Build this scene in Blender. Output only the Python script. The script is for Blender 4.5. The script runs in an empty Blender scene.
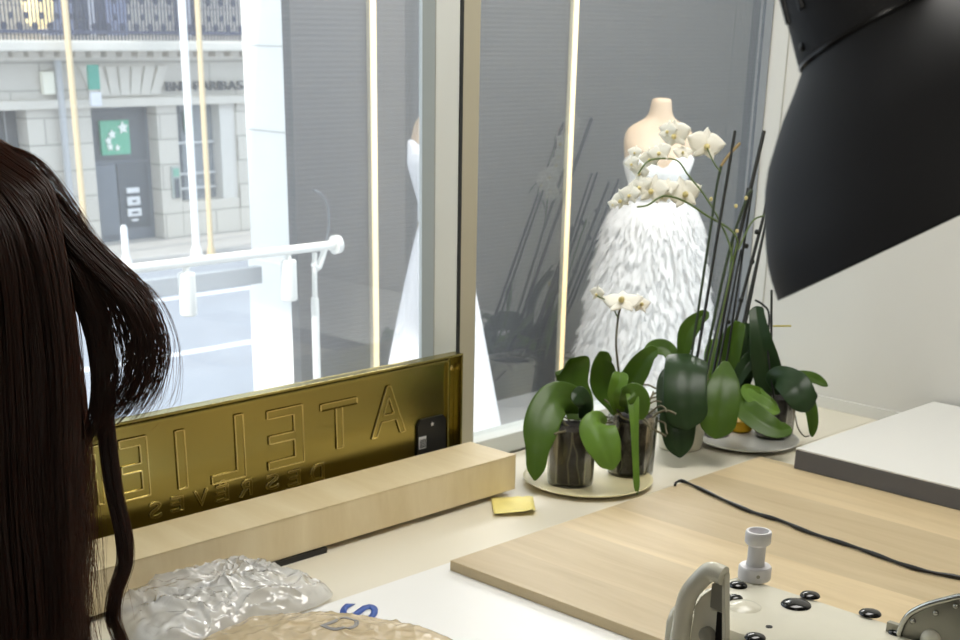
import bpy, bmesh, math, random
from mathutils import Vector, Matrix, noise
random.seed(7)
S = bpy.context.scene
COL = S.collection
PI = math.pi

# ------------------------------------------------------------------ camera
# room axes: X along the window wall (to the right), Y out through the window, Z up; floor z = 0
F_PX, PPX, PPY = 1396.98, 473.3, 625.64
R = Matrix(((0.705, 0.271, -0.656), (-0.709, 0.291, -0.642), (0.017, 0.917, 0.397)))
_z = R.col[2].normalized(); _x = R.col[0]; _x = (_x - _z * _x.dot(_z)).normalized(); _y = _z.cross(_x)
R = Matrix((_x, _y, _z)).transposed()
EYE = Vector((0, 0, 1.55))
cam = bpy.data.cameras.new('camera'); camo = bpy.data.objects.new('camera', cam); COL.objects.link(camo)
camo.matrix_world = Matrix.Translation(EYE) @ R.to_4x4()
cam.sensor_width = 36; cam.lens = F_PX / 960 * 36
cam.shift_x = (480 - PPX) / 960; cam.shift_y = (PPY - 320) / 960
cam.clip_start = 0.05; cam.clip_end = 200
cam.dof.use_dof = True; cam.dof.focus_distance = 1.55; cam.dof.aperture_fstop = 16
S.camera = camo

# ------------------------------------------------------------------ world, lights, exposure
W = bpy.data.worlds.new('sky'); S.world = W; W.use_nodes = True
wn = W.node_tree.nodes; wn['Background'].inputs[0].default_value = (0.80, 0.90, 1.0, 1); wn['Background'].inputs[1].default_value = 2.2
S.view_settings.view_transform = 'Standard'; S.view_settings.look = 'None'
S.view_settings.exposure = 0.0; S.view_settings.gamma = 1; S.view_settings.use_curve_mapping = False

def area(name, loc, target, sx, sy, power, col=(1, 1, 1)):
    l = bpy.data.lights.new(name, 'AREA'); l.shape = 'RECTANGLE'; l.size = sx; l.size_y = sy; l.energy = power; l.color = col
    o = bpy.data.objects.new(name, l); COL.objects.link(o); o.location = loc
    o.rotation_euler = (Vector(target) - Vector(loc)).to_track_quat('-Z', 'Y').to_euler(); return o
area('ceiling_light_or_fill', (1.75, 1.05, 2.74), (1.75, 1.05, 0), 1.3, 0.7, 27, (1.0, 0.975, 0.925))
area('ceiling_light_or_fill', (-0.9, -0.9, 2.74), (-0.9, -0.9, 0), 0.6, 0.6, 17, (1.0, 0.96, 0.88))  # unseen fill added on the camera side to brighten front faces
area('display_light_panel', (5.2, 3.9, 3.1), (5.2, 4.3, 0), 3.6, 0.8, 190, (1.0, 0.97, 0.95))
sun = bpy.data.lights.new('sun', 'SUN'); sun.energy = 4.0; sun.angle = 0.03; sun.color = (1, 0.96, 0.9)
so = bpy.data.objects.new('sun', sun); COL.objects.link(so)
so.rotation_euler = Vector((0.80, 0.10, -0.50)).to_track_quat('-Z', 'Y').to_euler()

# ------------------------------------------------------------------ pixel -> place helpers
def ray(px, py): return R @ Vector((px - PPX, -(py - PPY), -F_PX))
def onx(px, py, x): d = ray(px, py); return EYE + d * ((x - EYE.x) / d.x)
def ony(px, py, y): d = ray(px, py); return EYE + d * ((y - EYE.y) / d.y)
def onz(px, py, z): d = ray(px, py); return EYE + d * ((z - EYE.z) / d.z)
def at(px, py, dep): return EYE + ray(px, py) * (dep / F_PX)

# ------------------------------------------------------------------ materials
def lin(h):
    h = h.lstrip('#'); v = [int(h[i:i + 2], 16) / 255 for i in (0, 2, 4)]
    return tuple((c / 12.92 if c <= .04045 else ((c + .055) / 1.055) ** 2.4) for c in v) + (1,)
def mat(name, color, rough=0.5, metal=0.0, var=0.0, scale=8, bump=0.0, bscale=60, spec=0.5, emit=0, **kw):
    m = bpy.data.materials.new(name); m.use_nodes = True; n = m.node_tree.nodes; L = m.node_tree.links
    p = n['Principled BSDF']; c = lin(color) if isinstance(color, str) else color
    p.inputs['Base Color'].default_value = c; p.inputs['Roughness'].default_value = rough; p.inputs['Metallic'].default_value = metal
    p.inputs['Specular IOR Level'].default_value = spec
    for k, v in kw.items(): p.inputs[k.replace('_', ' ')].default_value = v
    if emit: p.inputs['Emission Color'].default_value = c; p.inputs['Emission Strength'].default_value = emit
    tc = n.new('ShaderNodeTexCoord')
    if var:
        t = n.new('ShaderNodeTexNoise'); t.inputs['Scale'].default_value = scale; t.inputs['Detail'].default_value = 5
        L.new(tc.outputs['Object'], t.inputs['Vector'])
        r = n.new('ShaderNodeValToRGB'); r.color_ramp.elements[0].position = .3; r.color_ramp.elements[1].position = .7
        r.color_ramp.elements[0].color = tuple(x * (1 - var) for x in c[:3]) + (1,)
        r.color_ramp.elements[1].color = tuple(min(1, x * (1 + var)) for x in c[:3]) + (1,)
        L.new(t.outputs['Fac'], r.inputs['Fac']); L.new(r.outputs['Color'], p.inputs['Base Color'])
    if bump:
        t2 = n.new('ShaderNodeTexNoise'); t2.inputs['Scale'].default_value = bscale; t2.inputs['Detail'].default_value = 4
        L.new(tc.outputs['Object'], t2.inputs['Vector'])
        b = n.new('ShaderNodeBump'); b.inputs['Strength'].default_value = bump; b.inputs['Distance'].default_value = .01
        L.new(t2.outputs['Fac'], b.inputs['Height']); L.new(b.outputs['Normal'], p.inputs['Normal'])
    return m
def wood(name, c1, c2, stretch, width, offset=0.0, across='X'):
    m = mat(name, c1, 0.42); n = m.node_tree.nodes; L = m.node_tree.links; p = n['Principled BSDF']
    tc = n.new('ShaderNodeTexCoord'); mp = n.new('ShaderNodeMapping'); mp.inputs['Scale'].default_value = stretch
    L.new(tc.outputs['Object'], mp.inputs['Vector'])
    t = n.new('ShaderNodeTexNoise'); t.inputs['Scale'].default_value = 1; t.inputs['Detail'].default_value = 9; t.inputs['Roughness'].default_value = .62; t.inputs['Distortion'].default_value = .6
    sep = n.new('ShaderNodeSeparateXYZ'); L.new(tc.outputs['Object'], sep.inputs[0])
    fl = n.new('ShaderNodeMath'); fl.operation = 'MULTIPLY_ADD'; fl.inputs[1].default_value = 1 / width; fl.inputs[2].default_value = 50 + offset
    L.new(sep.outputs[across], fl.inputs[0])
    f2 = n.new('ShaderNodeMath'); f2.operation = 'FLOOR'; L.new(fl.outputs[0], f2.inputs[0])
    wn_ = n.new('ShaderNodeTexWhiteNoise'); wn_.noise_dimensions = '1D'; L.new(f2.outputs[0], wn_.inputs['W'])
    ad = n.new('ShaderNodeVectorMath'); ad.operation = 'MULTIPLY_ADD'; ad.inputs[1].default_value = (9, 9, 9)
    L.new(wn_.outputs['Color'], ad.inputs[0]); L.new(mp.outputs[0], ad.inputs[2]); L.new(ad.outputs[0], t.inputs['Vector'])
    r = n.new('ShaderNodeValToRGB'); r.color_ramp.elements[0].position = .28; r.color_ramp.elements[1].position = .72
    r.color_ramp.elements[0].color = lin(c2); r.color_ramp.elements[1].color = lin(c1); L.new(t.outputs['Fac'], r.inputs['Fac'])
    hs = n.new('ShaderNodeHueSaturation'); mr = n.new('ShaderNodeMapRange'); mr.inputs['To Min'].default_value = .86; mr.inputs['To Max'].default_value = 1.1
    L.new(wn_.outputs['Value'], mr.inputs['Value']); L.new(mr.outputs[0], hs.inputs['Value']); L.new(r.outputs['Color'], hs.inputs['Color'])
    L.new(hs.outputs['Color'], p.inputs['Base Color']); return m
def thin(name, tint, base_alpha, gloss_rough=0.0, gloss_gain=1.0, trans=(1, 1, 1), tw=0.0, facets=0):
    # thin transparent sheet: transparent + Fresnel gloss + a little translucent milkiness
    m = bpy.data.materials.new(name); m.use_nodes = True; n = m.node_tree.nodes; L = m.node_tree.links; n.clear()
    o = n.new('ShaderNodeOutputMaterial'); tr = n.new('ShaderNodeBsdfTransparent'); tr.inputs[0].default_value = tuple(trans) + (1,)
    g = n.new('ShaderNodeBsdfGlossy'); g.inputs['Roughness'].default_value = gloss_rough
    d = n.new('ShaderNodeBsdfDiffuse'); d.inputs[0].default_value = tint; tl = n.new('ShaderNodeBsdfTranslucent'); tl.inputs[0].default_value = tint
    m0 = n.new('ShaderNodeMixShader'); m0.inputs[0].default_value = tw; L.new(d.outputs[0], m0.inputs[1]); L.new(tl.outputs[0], m0.inputs[2])
    m1 = n.new('ShaderNodeMixShader'); m1.inputs[0].default_value = base_alpha; L.new(tr.outputs[0], m1.inputs[1]); L.new(m0.outputs[0], m1.inputs[2])
    fr = n.new('ShaderNodeFresnel'); fr.inputs[0].default_value = 1.5
    mu = n.new('ShaderNodeMath'); mu.operation = 'MULTIPLY'; mu.use_clamp = True; mu.inputs[1].default_value = gloss_gain; L.new(fr.outputs[0], mu.inputs[0])
    m2 = n.new('ShaderNodeMixShader'); L.new(mu.outputs[0], m2.inputs[0]); L.new(m1.outputs[0], m2.inputs[1]); L.new(g.outputs[0], m2.inputs[2])
    L.new(m2.outputs[0], o.inputs[0]); return m
def bricks(name, c1, c2, mortar, w, h, msize=0.02, axis='XZ', rough=.8):
    m = mat(name, c1, rough); n = m.node_tree.nodes; L = m.node_tree.links; p = n['Principled BSDF']
    tc = n.new('ShaderNodeTexCoord'); s = n.new('ShaderNodeSeparateXYZ'); c = n.new('ShaderNodeCombineXYZ')
    L.new(tc.outputs['Object'], s.inputs[0]); L.new(s.outputs[axis[0]], c.inputs[0]); L.new(s.outputs[axis[1]], c.inputs[1])
    b = n.new('ShaderNodeTexBrick'); b.inputs['Scale'].default_value = 1; b.inputs['Brick Width'].default_value = w; b.inputs['Row Height'].default_value = h
    b.inputs['Mortar Size'].default_value = msize; b.inputs['Color1'].default_value = lin(c1); b.inputs['Color2'].default_value = lin(c2); b.inputs['Mortar'].default_value = lin(mortar)
    L.new(c.outputs[0], b.inputs['Vector']); L.new(b.outputs['Color'], p.inputs['Base Color']); return m

M = {}
M['white_wall'] = mat('white_wall', '#d9d6ce', .7, var=.03, scale=3)
M['counter'] = mat('cream_laminate', '#e4ddca', .38, var=.02, scale=5)
M['white_board'] = mat('white_board', '#f1f0ec', .35)
M['panel_wood'] = wood('oak_panel', '#d6c29c', '#bfa981', (26, 2.2, 26), .145, .38)
M['box_wood'] = wood('birch_box', '#e6d7b4', '#d4c197', (16, 3, 3), 3.0, .2)
M['brass'] = mat('brass', '#a0955a', .25, 1.0, var=.08, scale=3, bump=.02, bscale=25)
M['brass_letter'] = mat('brass_relief', '#d8c98e', .2, 1.0)
M['black_metal'] = mat('black_lamp_enamel', '#343436', .58, 0.0, spec=.14)
M['black'] = mat('black_plastic', '#0c0c0d', .3)
M['black_gloss'] = mat('black_rubber', '#0a0a0a', .12)
M['frame_white'] = mat('frame_white', '#d9ddda', .45)
M['frame_beige'] = mat('frame_beige', '#b7b19c', .45)
M['gasket'] = mat('gasket', '#26282a', .6)
M['glass'] = thin('window_glass', (1, 1, 1, 1), 0.015, 0.0, .24, (.97, .98, .97), .5)
M['glass_veiled'] = thin('veiled_window_glass', (1, 1, 1, 1), .09, 0.0, .35, (.97, .98, .98), .6)  # white veil mixed into the pane to paint the bright street haze
M['machine'] = mat('cream_enamel', '#dcd8c6', .22, var=.015, scale=30)
M['machine_grey'] = mat('machine_grey', '#9a988c', .35, .5)
M['chrome'] = mat('polished_steel', '#b9b8b0', .2, 1.0)
M['plastic_white'] = mat('white_plastic', '#e6e4e6', .3)
M['slab_edge'] = mat('dark_grey_edge', '#5b5a5c', .5)
M['slab_top'] = mat('white_slab_top', '#e4e3de', .4)
M['floor'] = mat('floor_vinyl', '#6d675e', .5, var=.05)
M['yellow'] = mat('yellow_paper', '#f5e68f', .6, var=.04, scale=40)
M['yellow_bright'] = mat('yellow_bright', '#e5b412', .5)
M['plate'] = mat('cream_plate', '#ddd6bd', .25)
M['plate_white'] = mat('white_plate', '#dfddd6', .25)
M['ceramic'] = mat('white_ceramic', '#dcd7c4', .3)
M['clearpot'] = thin('clear_plastic_pot', (.85, .85, .85, 1), .008, .06, .55, (.95, .95, .93), .5)
M['bark'] = mat('orchid_bark', '#1a120f', .8, var=.6, scale=60, bump=.8, bscale=70)
M['root'] = mat('orchid_root', '#6f6950', .7, var=.2, scale=30)
M['stake'] = mat('dark_stake', '#15170f', .5)
M['stem'] = mat('green_stem', '#5d7038', .5)
M['stem_dark'] = mat('dark_green_stem', '#2c3a1e', .5)
M['stem_tan'] = mat('dry_stem', '#a08a5e', .7)
def leafmat(name, c, rough=.33):
    m = mat(name, c, rough, var=.18, scale=14, spec=.35); n = m.node_tree.nodes; L = m.node_tree.links
    p = n['Principled BSDF']; tl = n.new('ShaderNodeBsdfTranslucent'); cc = lin(c); tl.inputs[0].default_value = (min(1, cc[0] * 2.4), min(1, cc[1] * 2.2), cc[2] * 1.2, 1)
    mx = n.new('ShaderNodeMixShader'); mx.inputs[0].default_value = .22; L.new(p.outputs[0], mx.inputs[1]); L.new(tl.outputs[0], mx.inputs[2])
    L.new(mx.outputs[0], n['Material Output'].inputs[0]); return m
M['leaf'] = leafmat('orchid_leaf', '#4d6a24'); M['leaf_dark'] = leafmat('orchid_leaf_dark', '#2e4426'); M['leaf_light'] = leafmat('orchid_leaf_light', '#688a33')
M['petal'] = mat('petal_white', '#f3f0e2', .55, Subsurface_Weight=0.0); M['lip'] = mat('petal_lip', '#d9c98a', .5)
M['skin_doll'] = mat('mannequin_skin', '#bfa88f', .55)
M['satin'] = mat('white_satin', '#f0eff2', .45); M['lace'] = mat('white_lace', '#eceae6', .6, var=.06, scale=60, bump=.5, bscale=120)
M['feather'] = mat('white_feather', '#f7f6f5', .8)
_n = M['feather'].node_tree.nodes; _L = M['feather'].node_tree.links; _t = _n.new('ShaderNodeBsdfTranslucent'); _t.inputs[0].default_value = (.95, .94, .93, 1)
_m = _n.new('ShaderNodeMixShader'); _m.inputs[0].default_value = .5; _L.new(_n['Principled BSDF'].outputs[0], _m.inputs[1]); _L.new(_t.outputs[0], _m.inputs[2]); _L.new(_m.outputs[0], _n['Material Output'].inputs[0])
M['led'] = mat('warm_led', (1.0, .80, .45, 1), .5, emit=1.15)
M['backdrop'] = mat('grey_slatted_metal', '#47494c', .6)
M['display_floor'] = mat('display_floor', '#8d8f92', .4, var=.05)
M['rail'] = mat('rail_white', '#e8e8e4', .4)
M['tag'] = mat('black_card', '#15161a', .4); M['tag_white'] = mat('tag_print', '#d8d8d8', .5)
M['blue'] = mat('blue_print', '#3d5fae', .5)
M['grey_print'] = mat('grey_print', '#8d8a86', .5)

def _slats(m, period, depth, dark):
    n = m.node_tree.nodes; L = m.node_tree.links; p = n['Principled BSDF']
    tc = n.new('ShaderNodeTexCoord'); w = n.new('ShaderNodeTexWave'); w.bands_direction = 'Z'; w.inputs['Scale'].default_value = 2 * PI / period / 20; w.inputs['Distortion'].default_value = .3; w.inputs['Detail'].default_value = 2
    L.new(tc.outputs['Object'], w.inputs['Vector']); b = n.new('ShaderNodeBump'); b.inputs['Strength'].default_value = depth; b.inputs['Distance'].default_value = .02
    L.new(w.outputs['Fac'], b.inputs['Height']); L.new(b.outputs['Normal'], p.inputs['Normal'])
_slats(M['backdrop'], .022, .10, 0)

# ------------------------------------------------------------------ mesh builder
def wloc(o):
    v = Vector((0, 0, 0))
    while o: v += o.location; o = o.parent
    return v
class MB:
    def __init__(s): s.bm = bmesh.new()
    def face(s, pts):
        return s.bm.faces.new([s.bm.verts.new(p) for p in pts])
    def box(s, a, b, bev=0.0, seg=2):
        lo = [min(a[i], b[i]) for i in range(3)]; hi = [max(a[i], b[i]) for i in range(3)]
        t = bmesh.new(); bmesh.ops.create_cube(t, size=1)
        for v in t.verts: v.co = Vector([lo[i] + (v.co[i] + .5) * (hi[i] - lo[i]) for i in range(3)])
        if bev: bmesh.ops.bevel(t, geom=t.edges[:], offset=bev, segments=seg, affect='EDGES', profile=.6)
        s.add(t); return s
    def add(s, t, mx=None):
        me = bpy.data.meshes.new('t'); t.to_mesh(me); t.free()
        if mx: me.transform(mx)
        s.bm.from_mesh(me); bpy.data.meshes.remove(me); return s
    def rings(s, rings, cap0=True, cap1=True, closed=True):
        vs = [[s.bm.verts.new(p) for p in r] for r in rings]; n = len(vs[0])
        for i in range(len(vs) - 1):
            for j in range(n if closed else n - 1):
                k = (j + 1) % n; s.bm.faces.new((vs[i][j], vs[i][k], vs[i + 1][k], vs[i + 1][j]))
        if closed and cap0: s.bm.faces.new(vs[0][::-1])
        if closed and cap1: s.bm.faces.new(vs[-1])
        return s
    def tube(s, pts, r, seg=8, cap=True, flat=1.0):
        pts = [Vector(p) for p in pts]; n = len(pts); rr = r if isinstance(r, (list, tuple)) else [r] * n
        rings = []; up = None
        for i, p in enumerate(pts):
            t = (pts[min(i + 1, n - 1)] - pts[max(i - 1, 0)]).normalized()
            if up is None:
                up = Vector((0, 0, 1)) if abs(t.z) < .9 else Vector((1, 0, 0))
            u = (up - t * up.dot(t)).normalized(); v = t.cross(u); up = u
            rings.append([p + u * math.cos(2 * PI * k / seg) * rr[i] * flat + v * math.sin(2 * PI * k / seg) * rr[i] for k in range(seg)])
        return s.rings(rings, cap, cap)
    def lathe(s, prof, base, axis=(0, 0, 1), seg=32, ax2=None, e=1.0, cap0=True, cap1=True):
        # prof: list of (radius, distance along axis)
        a = Vector(axis).normalized(); u = Vector(ax2) if ax2 else (Vector((1, 0, 0)) if abs(a.x) < .9 else Vector((0, 1, 0)))
        u = (u - a * u.dot(a)).normalized(); v = a.cross(u); base = Vector(base)
        return s.rings([[base + a * t + (u * math.cos(2 * PI * k / seg) + v * math.sin(2 * PI * k / seg) * e) * max(r, 1e-4) for k in range(seg)] for r, t in prof], cap0, cap1)
    def prism(s, pts, off):
        off = Vector(off); a = [Vector(p) for p in pts]; return s.rings([a, [p + off for p in a]])
    def build(s, name, m, parent=None, smooth=None, mods=None, label=None):
        bmesh.ops.recalc_face_normals(s.bm, faces=s.bm.faces[:])
        me = bpy.data.meshes.new(name)
        if parent:
            off = wloc(parent); bmesh.ops.translate(s.bm, verts=s.bm.verts[:], vec=-off)
        s.bm.to_mesh(me); s.bm.free()
        if smooth is not None:
            for p in me.polygons: p.use_smooth = True
            if smooth < 180: me.set_sharp_from_angle(angle=math.radians(smooth))
        o = bpy.data.objects.new(name, me); COL.objects.link(o); me.materials.append(m)
        if parent: o.parent = parent
        for md in (mods or []):
            mm = o.modifiers.new(md[0], md[0])
            for k, v in md[1].items(): setattr(mm, k, v)
        if label: o['label'] = label
        return o
def tag(o, label, cat, group=None):
    o['label'] = label; o['category'] = cat
    if group: o['group'] = group
    return o
def thing(name, label, cat, loc, group=None):
    o = bpy.data.objects.new(name, None); COL.objects.link(o); o.location = loc; o.empty_display_size = .05; return tag(o, label, cat, group)
def struct(name, mb, m, parent=None, **k):
    o = mb.build(name, m, parent, **k)
    if not parent: o['kind'] = 'structure'
    return o
def cr(pts, n):
    pts = [Vector(p) for p in pts]; P = [pts[0] * 2 - pts[1]] + pts + [pts[-1] * 2 - pts[-2]]; out = []
    m = len(pts) - 1
    for i in range(n + 1):
        f = i / n * m; k = min(int(f), m - 1); t = f - k; a, b, c, d = P[k:k + 4]
        out.append(.5 * ((2 * b) + (c - a) * t + (2 * a - 5 * b + 4 * c - d) * t * t + (3 * b - a - 3 * c + d) * t ** 3))
    return out
def interp(vals, t):
    f = t * (len(vals) - 1); k = min(int(f), len(vals) - 2); u = f - k; return vals[k] * (1 - u) + vals[k + 1] * u
def text_mesh(body, height, width_to=None, extrude=.002, offs=0.0):
    cu = bpy.data.curves.new('t', 'FONT'); cu.body = body; cu.size = 1; cu.offset = offs; cu.extrude = 0; cu.resolution_u = 4
    o = bpy.data.objects.new('t', cu); COL.objects.link(o)
    dg = bpy.context.evaluated_depsgraph_get(); me = bpy.data.meshes.new_from_object(o.evaluated_get(dg)); bpy.data.objects.remove(o)
    xs = [v.co.x for v in me.vertices]; ys = [v.co.y for v in me.vertices]; x0, x1, y0, y1 = min(xs), max(xs), min(ys), max(ys)
    sy = height / (y1 - y0); sx = (width_to / (x1 - x0)) if width_to else sy
    bm = bmesh.new(); bm.from_mesh(me); bpy.data.meshes.remove(me)
    for v in bm.verts: v.co = Vector(((v.co.x - (x0 + x1) / 2) * sx, (v.co.y - (y0 + y1) / 2) * sy, 0))
    bmesh.ops.dissolve_limit(bm, angle_limit=.01, verts=bm.verts[:], edges=bm.edges[:])
    ret = bmesh.ops.extrude_face_region(bm, geom=bm.faces[:]); vs = [g for g in ret['geom'] if isinstance(g, bmesh.types.BMVert)]
    bmesh.ops.translate(bm, verts=vs, vec=(0, 0, extrude)); bmesh.ops.recalc_face_normals(bm, faces=bm.faces[:])
    return bm
def frame_mx(o, x, y):
    x = Vector(x).normalized(); y = Vector(y); z = x.cross(y).normalized(); y = z.cross(x); m = Matrix((x, y, z)).transposed().to_4x4(); m.translation = Vector(o); return m

# ================================================================== ROOM
WY = 1.873; WX = 2.81; ZC = .75
struct('floor', MB().box((-2.6, -2.6, -.1), (WX + .1, WY, 0)), M['floor'])
struct('ceiling', MB().box((-2.6, -2.6, 2.8), (WX + .1, WY + .1, 2.9)), M['white_wall'])
struct('wall_right', MB().box((WX, -2.6, 0), (WX + .1, WY + .02, 2.8)), M['white_wall'])
struct('wall_left', MB().box((-2.7, -2.6, 0), (-2.6, WY + .1, 2.8)), M['white_wall'])
struct('wall_back', MB().box((-2.6, -2.7, 0), (WX, -2.6, 2.8)), mat('back_wall_paint', '#8d8880', .7))
mb = MB().box((-2.6, WY, 0), (WX, WY + .1, ZC - .0)).box((-2.6, WY, 2.45), (WX, WY + .1, 2.8)).box((-2.6, WY, ZC), (-.6, WY + .1, 2.45))
struct('wall_window', mb, M['white_wall'])
# seam of the right wall's lining board, and a thin skirting above the counter
struct('trim_1', MB().box((WX - .0015, 1.826, .79), (WX, 1.8285, 2.5)), mat('seam_shadow_gap', '#b9b5aa', .8))
struct('baseboard_right', MB().box((WX - .008, -1.0, ZC), (WX, WY, ZC + .026), .001), mat('skirting', '#d9d7cf', .5))
# windows: left sash and right fixed light
g = struct('window_1', MB().box((1.784, WY - .012, ZC), (1.842, WY + .03, 2.45), .002).box((-.6, WY - .012, 2.40), (1.8, WY + .05, 2.45)).box((-.6, WY - .012, ZC), (1.8, WY + .05, ZC + .055)).box((-.6, WY - .012, ZC), (-.54, WY + .05, 2.45)), M['frame_white'])
MB().box((1.842, WY - .0135, ZC), (1.8495, WY + .045, 2.45)).build('gasket', M['gasket'], g)
MB().box((1.7825, WY - .0125, ZC), (1.784, WY + .02, 2.42)).build('gasket', M['machine_grey'], g)
MB().box((-.54, WY + .02, ZC + .05), (1.79, WY + .026, 2.41)).build('glass_pane', M['glass_veiled'], g)
g = struct('window_2', MB().box((1.8495, WY - .008, ZC), (1.897, WY + .05, 2.45), .003).box((1.89, WY - .008, 2.40), (WX, WY + .05, 2.45)), M['frame_beige'])
MB().box((1.89, WY - .008, ZC), (WX, WY + .05, ZC + .04), .003).build('bottom_rail', M['frame_white'], g)
MB().box((WX - .003, WY - .001, ZC + .04), (WX, WY + .018, 2.42)).build('gasket', mat('jamb_strip', '#8d8f90', .5), g)
MB().box((1.89, WY + .02, ZC + .03), (WX - .002, WY + .026, 2.41)).build('glass_pane', M['glass'], g)

# ================================================================== OUTSIDE: display, street
mb = MB().box((-.5, WY + .1, -2.2), (12.5, 5.45, -.4))
struct('display_floor', mb, M['display_floor'])
struct('display_ceiling', MB().box((-.5, WY + .1, 3.2), (12.5, 5.6, 3.3)), M['white_wall'])
struct('display_side_wall', MB().box((12.4, WY + .1, -.4), (12.5, 5.45, 3.2)), mat('display_side_paint', '#77797b', .6))
struct('display_back_wall', MB().box((4.19, 5.3, -.4), (12.4, 5.36, 3.2)), M['backdrop'])
struct('shopfront_bottom_rail', MB().box((-.5, 5.38, -.4), (4.16, 5.5, -.14), .01), M['rail'])
ta, tb_ = ony(250, 266, 5.5), ony(250, 283, 5.5)
struct('shopfront_transom', MB().box((-.5, 5.46, tb_.z), (4.1, 5.5, ta.z), .004), mat('transom_grey', '#9aa0a6', .5))
px1 = ony(289, 100, 5.7).x; py2 = onx(245, 100, px1).y; px2 = 4.545; pm_ = mat('white_limestone', '#f7f6f2', .8, var=.02)
pil = struct('white_pillar', MB().box((px1, 5.7, -2.2), (px2, py2, 5.0)), pm_)
for z_ in (1.03, 1.42): MB().box((px1 - .004, 5.696, z_), (px2 + .004, py2, z_ + .008)).build('joint', mat('joint_grey', '#cfcfca', .8), pil)
MB().box((px1 - .02, 5.66, -2.2), (px2 + .03, py2 + .01, .40), .006).build('plinth', pm_, pil)
struct('ground', MB().box((-30, 5.45, -2.4), (60, 20.4, -2.2)), mat('asphalt', '#9a9fa8', .8, var=.06, scale=1.5))
struct('pavement', MB().box((-30, 20.4, -2.4), (60, 24, -2.12), .03), mat('paving', '#b9b6b2', .8, var=.05, scale=3))
for (a, b) in ((((118, 305)), ((262, 287))), ((120, 362), (272, 340))):
    p, q = onz(*a, -2.197), onz(*b, -2.197); y = (p.y + q.y) / 2
    struct('road_marking', MB().box((p.x - 8, y - .09, -2.2), (q.x + 6, y + .09, -2.195)), mat('road_paint', '#e9ebee', .7))

# warm light strips set in the back wall
for px, lb in ((374, 'thin warm light strip on grey back wall, left of the plain white dress'), (568.5, 'thin warm light strip on grey back wall, just left of the feathered dress')):
    x = ony(px, 180, 5.28).x
    t = thing('light_strip', lb, 'light strip', (x, 5.285, -.4), 'light strips on the display wall')
    MB().box((x - .019, 5.277, -.4), (x + .019, 5.30, 3.2)).build('channel', M['frame_beige'], t)
    MB().box((x - .0155, 5.272, -.395), (x + .0155, 5.277, 3.19)).build('diffuser', M['led'], t)

# white rail with two hanging cylinder spots
y = 4.0; ra, rb = onz(100, 274, .8), ony(338, 243, y)
rail = thing('spotlight_rail', 'white horizontal rail on thin posts carrying two cylinder spots behind the left window', 'rail', (3.24, y, -.4))
MB().tube([(1.2, y, .80), (3.345, y, .80)], .016, 12).build('bar', M['rail'], rail, 40)
MB().tube([(3.33, y, .80), (3.352, y, .80)], [.034, .032], 14).build('end_cap', M['rail'], rail, 40)
pts = [ony(*q, y) for q in ((325, 248), (322, 258), (318, 268), (313, 264))]
MB().tube(cr(pts, 10), .011, 8).build('hook', M['rail'], rail, 60)
for x in (3.235, 1.5):
    MB().tube([(x, y, -.4), (x, y, .62 if x > 2 else .79)], .014, 10).build('post', M['rail'], rail, 40)
    MB().lathe([(.06, 0), (.06, .012), (.016, .02)], (x, y, -.4), seg=16).build('foot', M['rail'], rail, 40)
MB().tube([(3.235, y, .6), (3.2365, y, .69), (3.24, y, .78)], .009, 8).build('bracket', M['rail'], rail, 60)
pts = [ony(*q, y + .03) for q in ((326, 243), (329, 225), (328, 208), (322, 195), (314, 190))]
MB().tube(cr(pts, 14), .004, 6).build('cable', mat('grey_cable', '#6b7178', .5), rail, 60)
for i, (px, lb) in enumerate(((187, 'white cylinder spotlight hanging from the rail, in front of the road'), (289, 'white cylinder spotlight hanging from the rail, in front of the bright pillar'))):
    x = ony(px, 285, y).x
    t = thing('cylinder_spotlight', lb, 'spotlight', (x, y, .62), 'spotlights on the white rail')
    MB().lathe([(.027, 0), (.029, .003), (.029, .135), (.024, .14)], (x, y, .628), seg=24).build('housing', M['rail'], t, 40)
    MB().lathe([(.022, 0), (.022, .004)], (x, y, .625), seg=20).build('lens', mat('spot_lens', '#cfcfc6', .3), t, 40)
    MB().tube([(x, y, .765), (x, y, .785)], .012, 10).build('neck', M['rail'], t, 40)

# ------------------------------------------------------------------ facade across the street
FY = 22.0
def fx(px, py=150): return ony(px, py, FY).x
def fz(py, px=150): return ony(px, py, FY).z
stone = bricks('limestone_blocks', '#d3cfc6', '#cac6be', '#aaa69e', 1.1, .42, .015)
plain = mat('limestone', '#d6d2c9', .8, var=.05, scale=2)
bl = thing('stone_building', 'pale limestone town building with arched bank front across the street', 'building', (15, FY, -2.12))
z0, zt = -2.12, fz(102)     # opening tops
zc = fz(55)                 # underside of cornice
cols = [(-420, -2), (30, 94), (159, 179), (238, 420)]
mb = MB()
for a, b in cols: mb.box((fx(a), FY, z0), (fx(b), FY + 1.2, zt + .02))
mb.box((fx(-420), FY, zt), (fx(420), FY + 1.2, zc + .3)); mb.box((fx(-420), FY + .25, zc), (fx(420), FY + 1.2, 7))
mb.box((fx(180), FY + .02, z0), (fx(238), FY + .6, fz(205)))
mb.build('wall', stone, bl)
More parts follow.
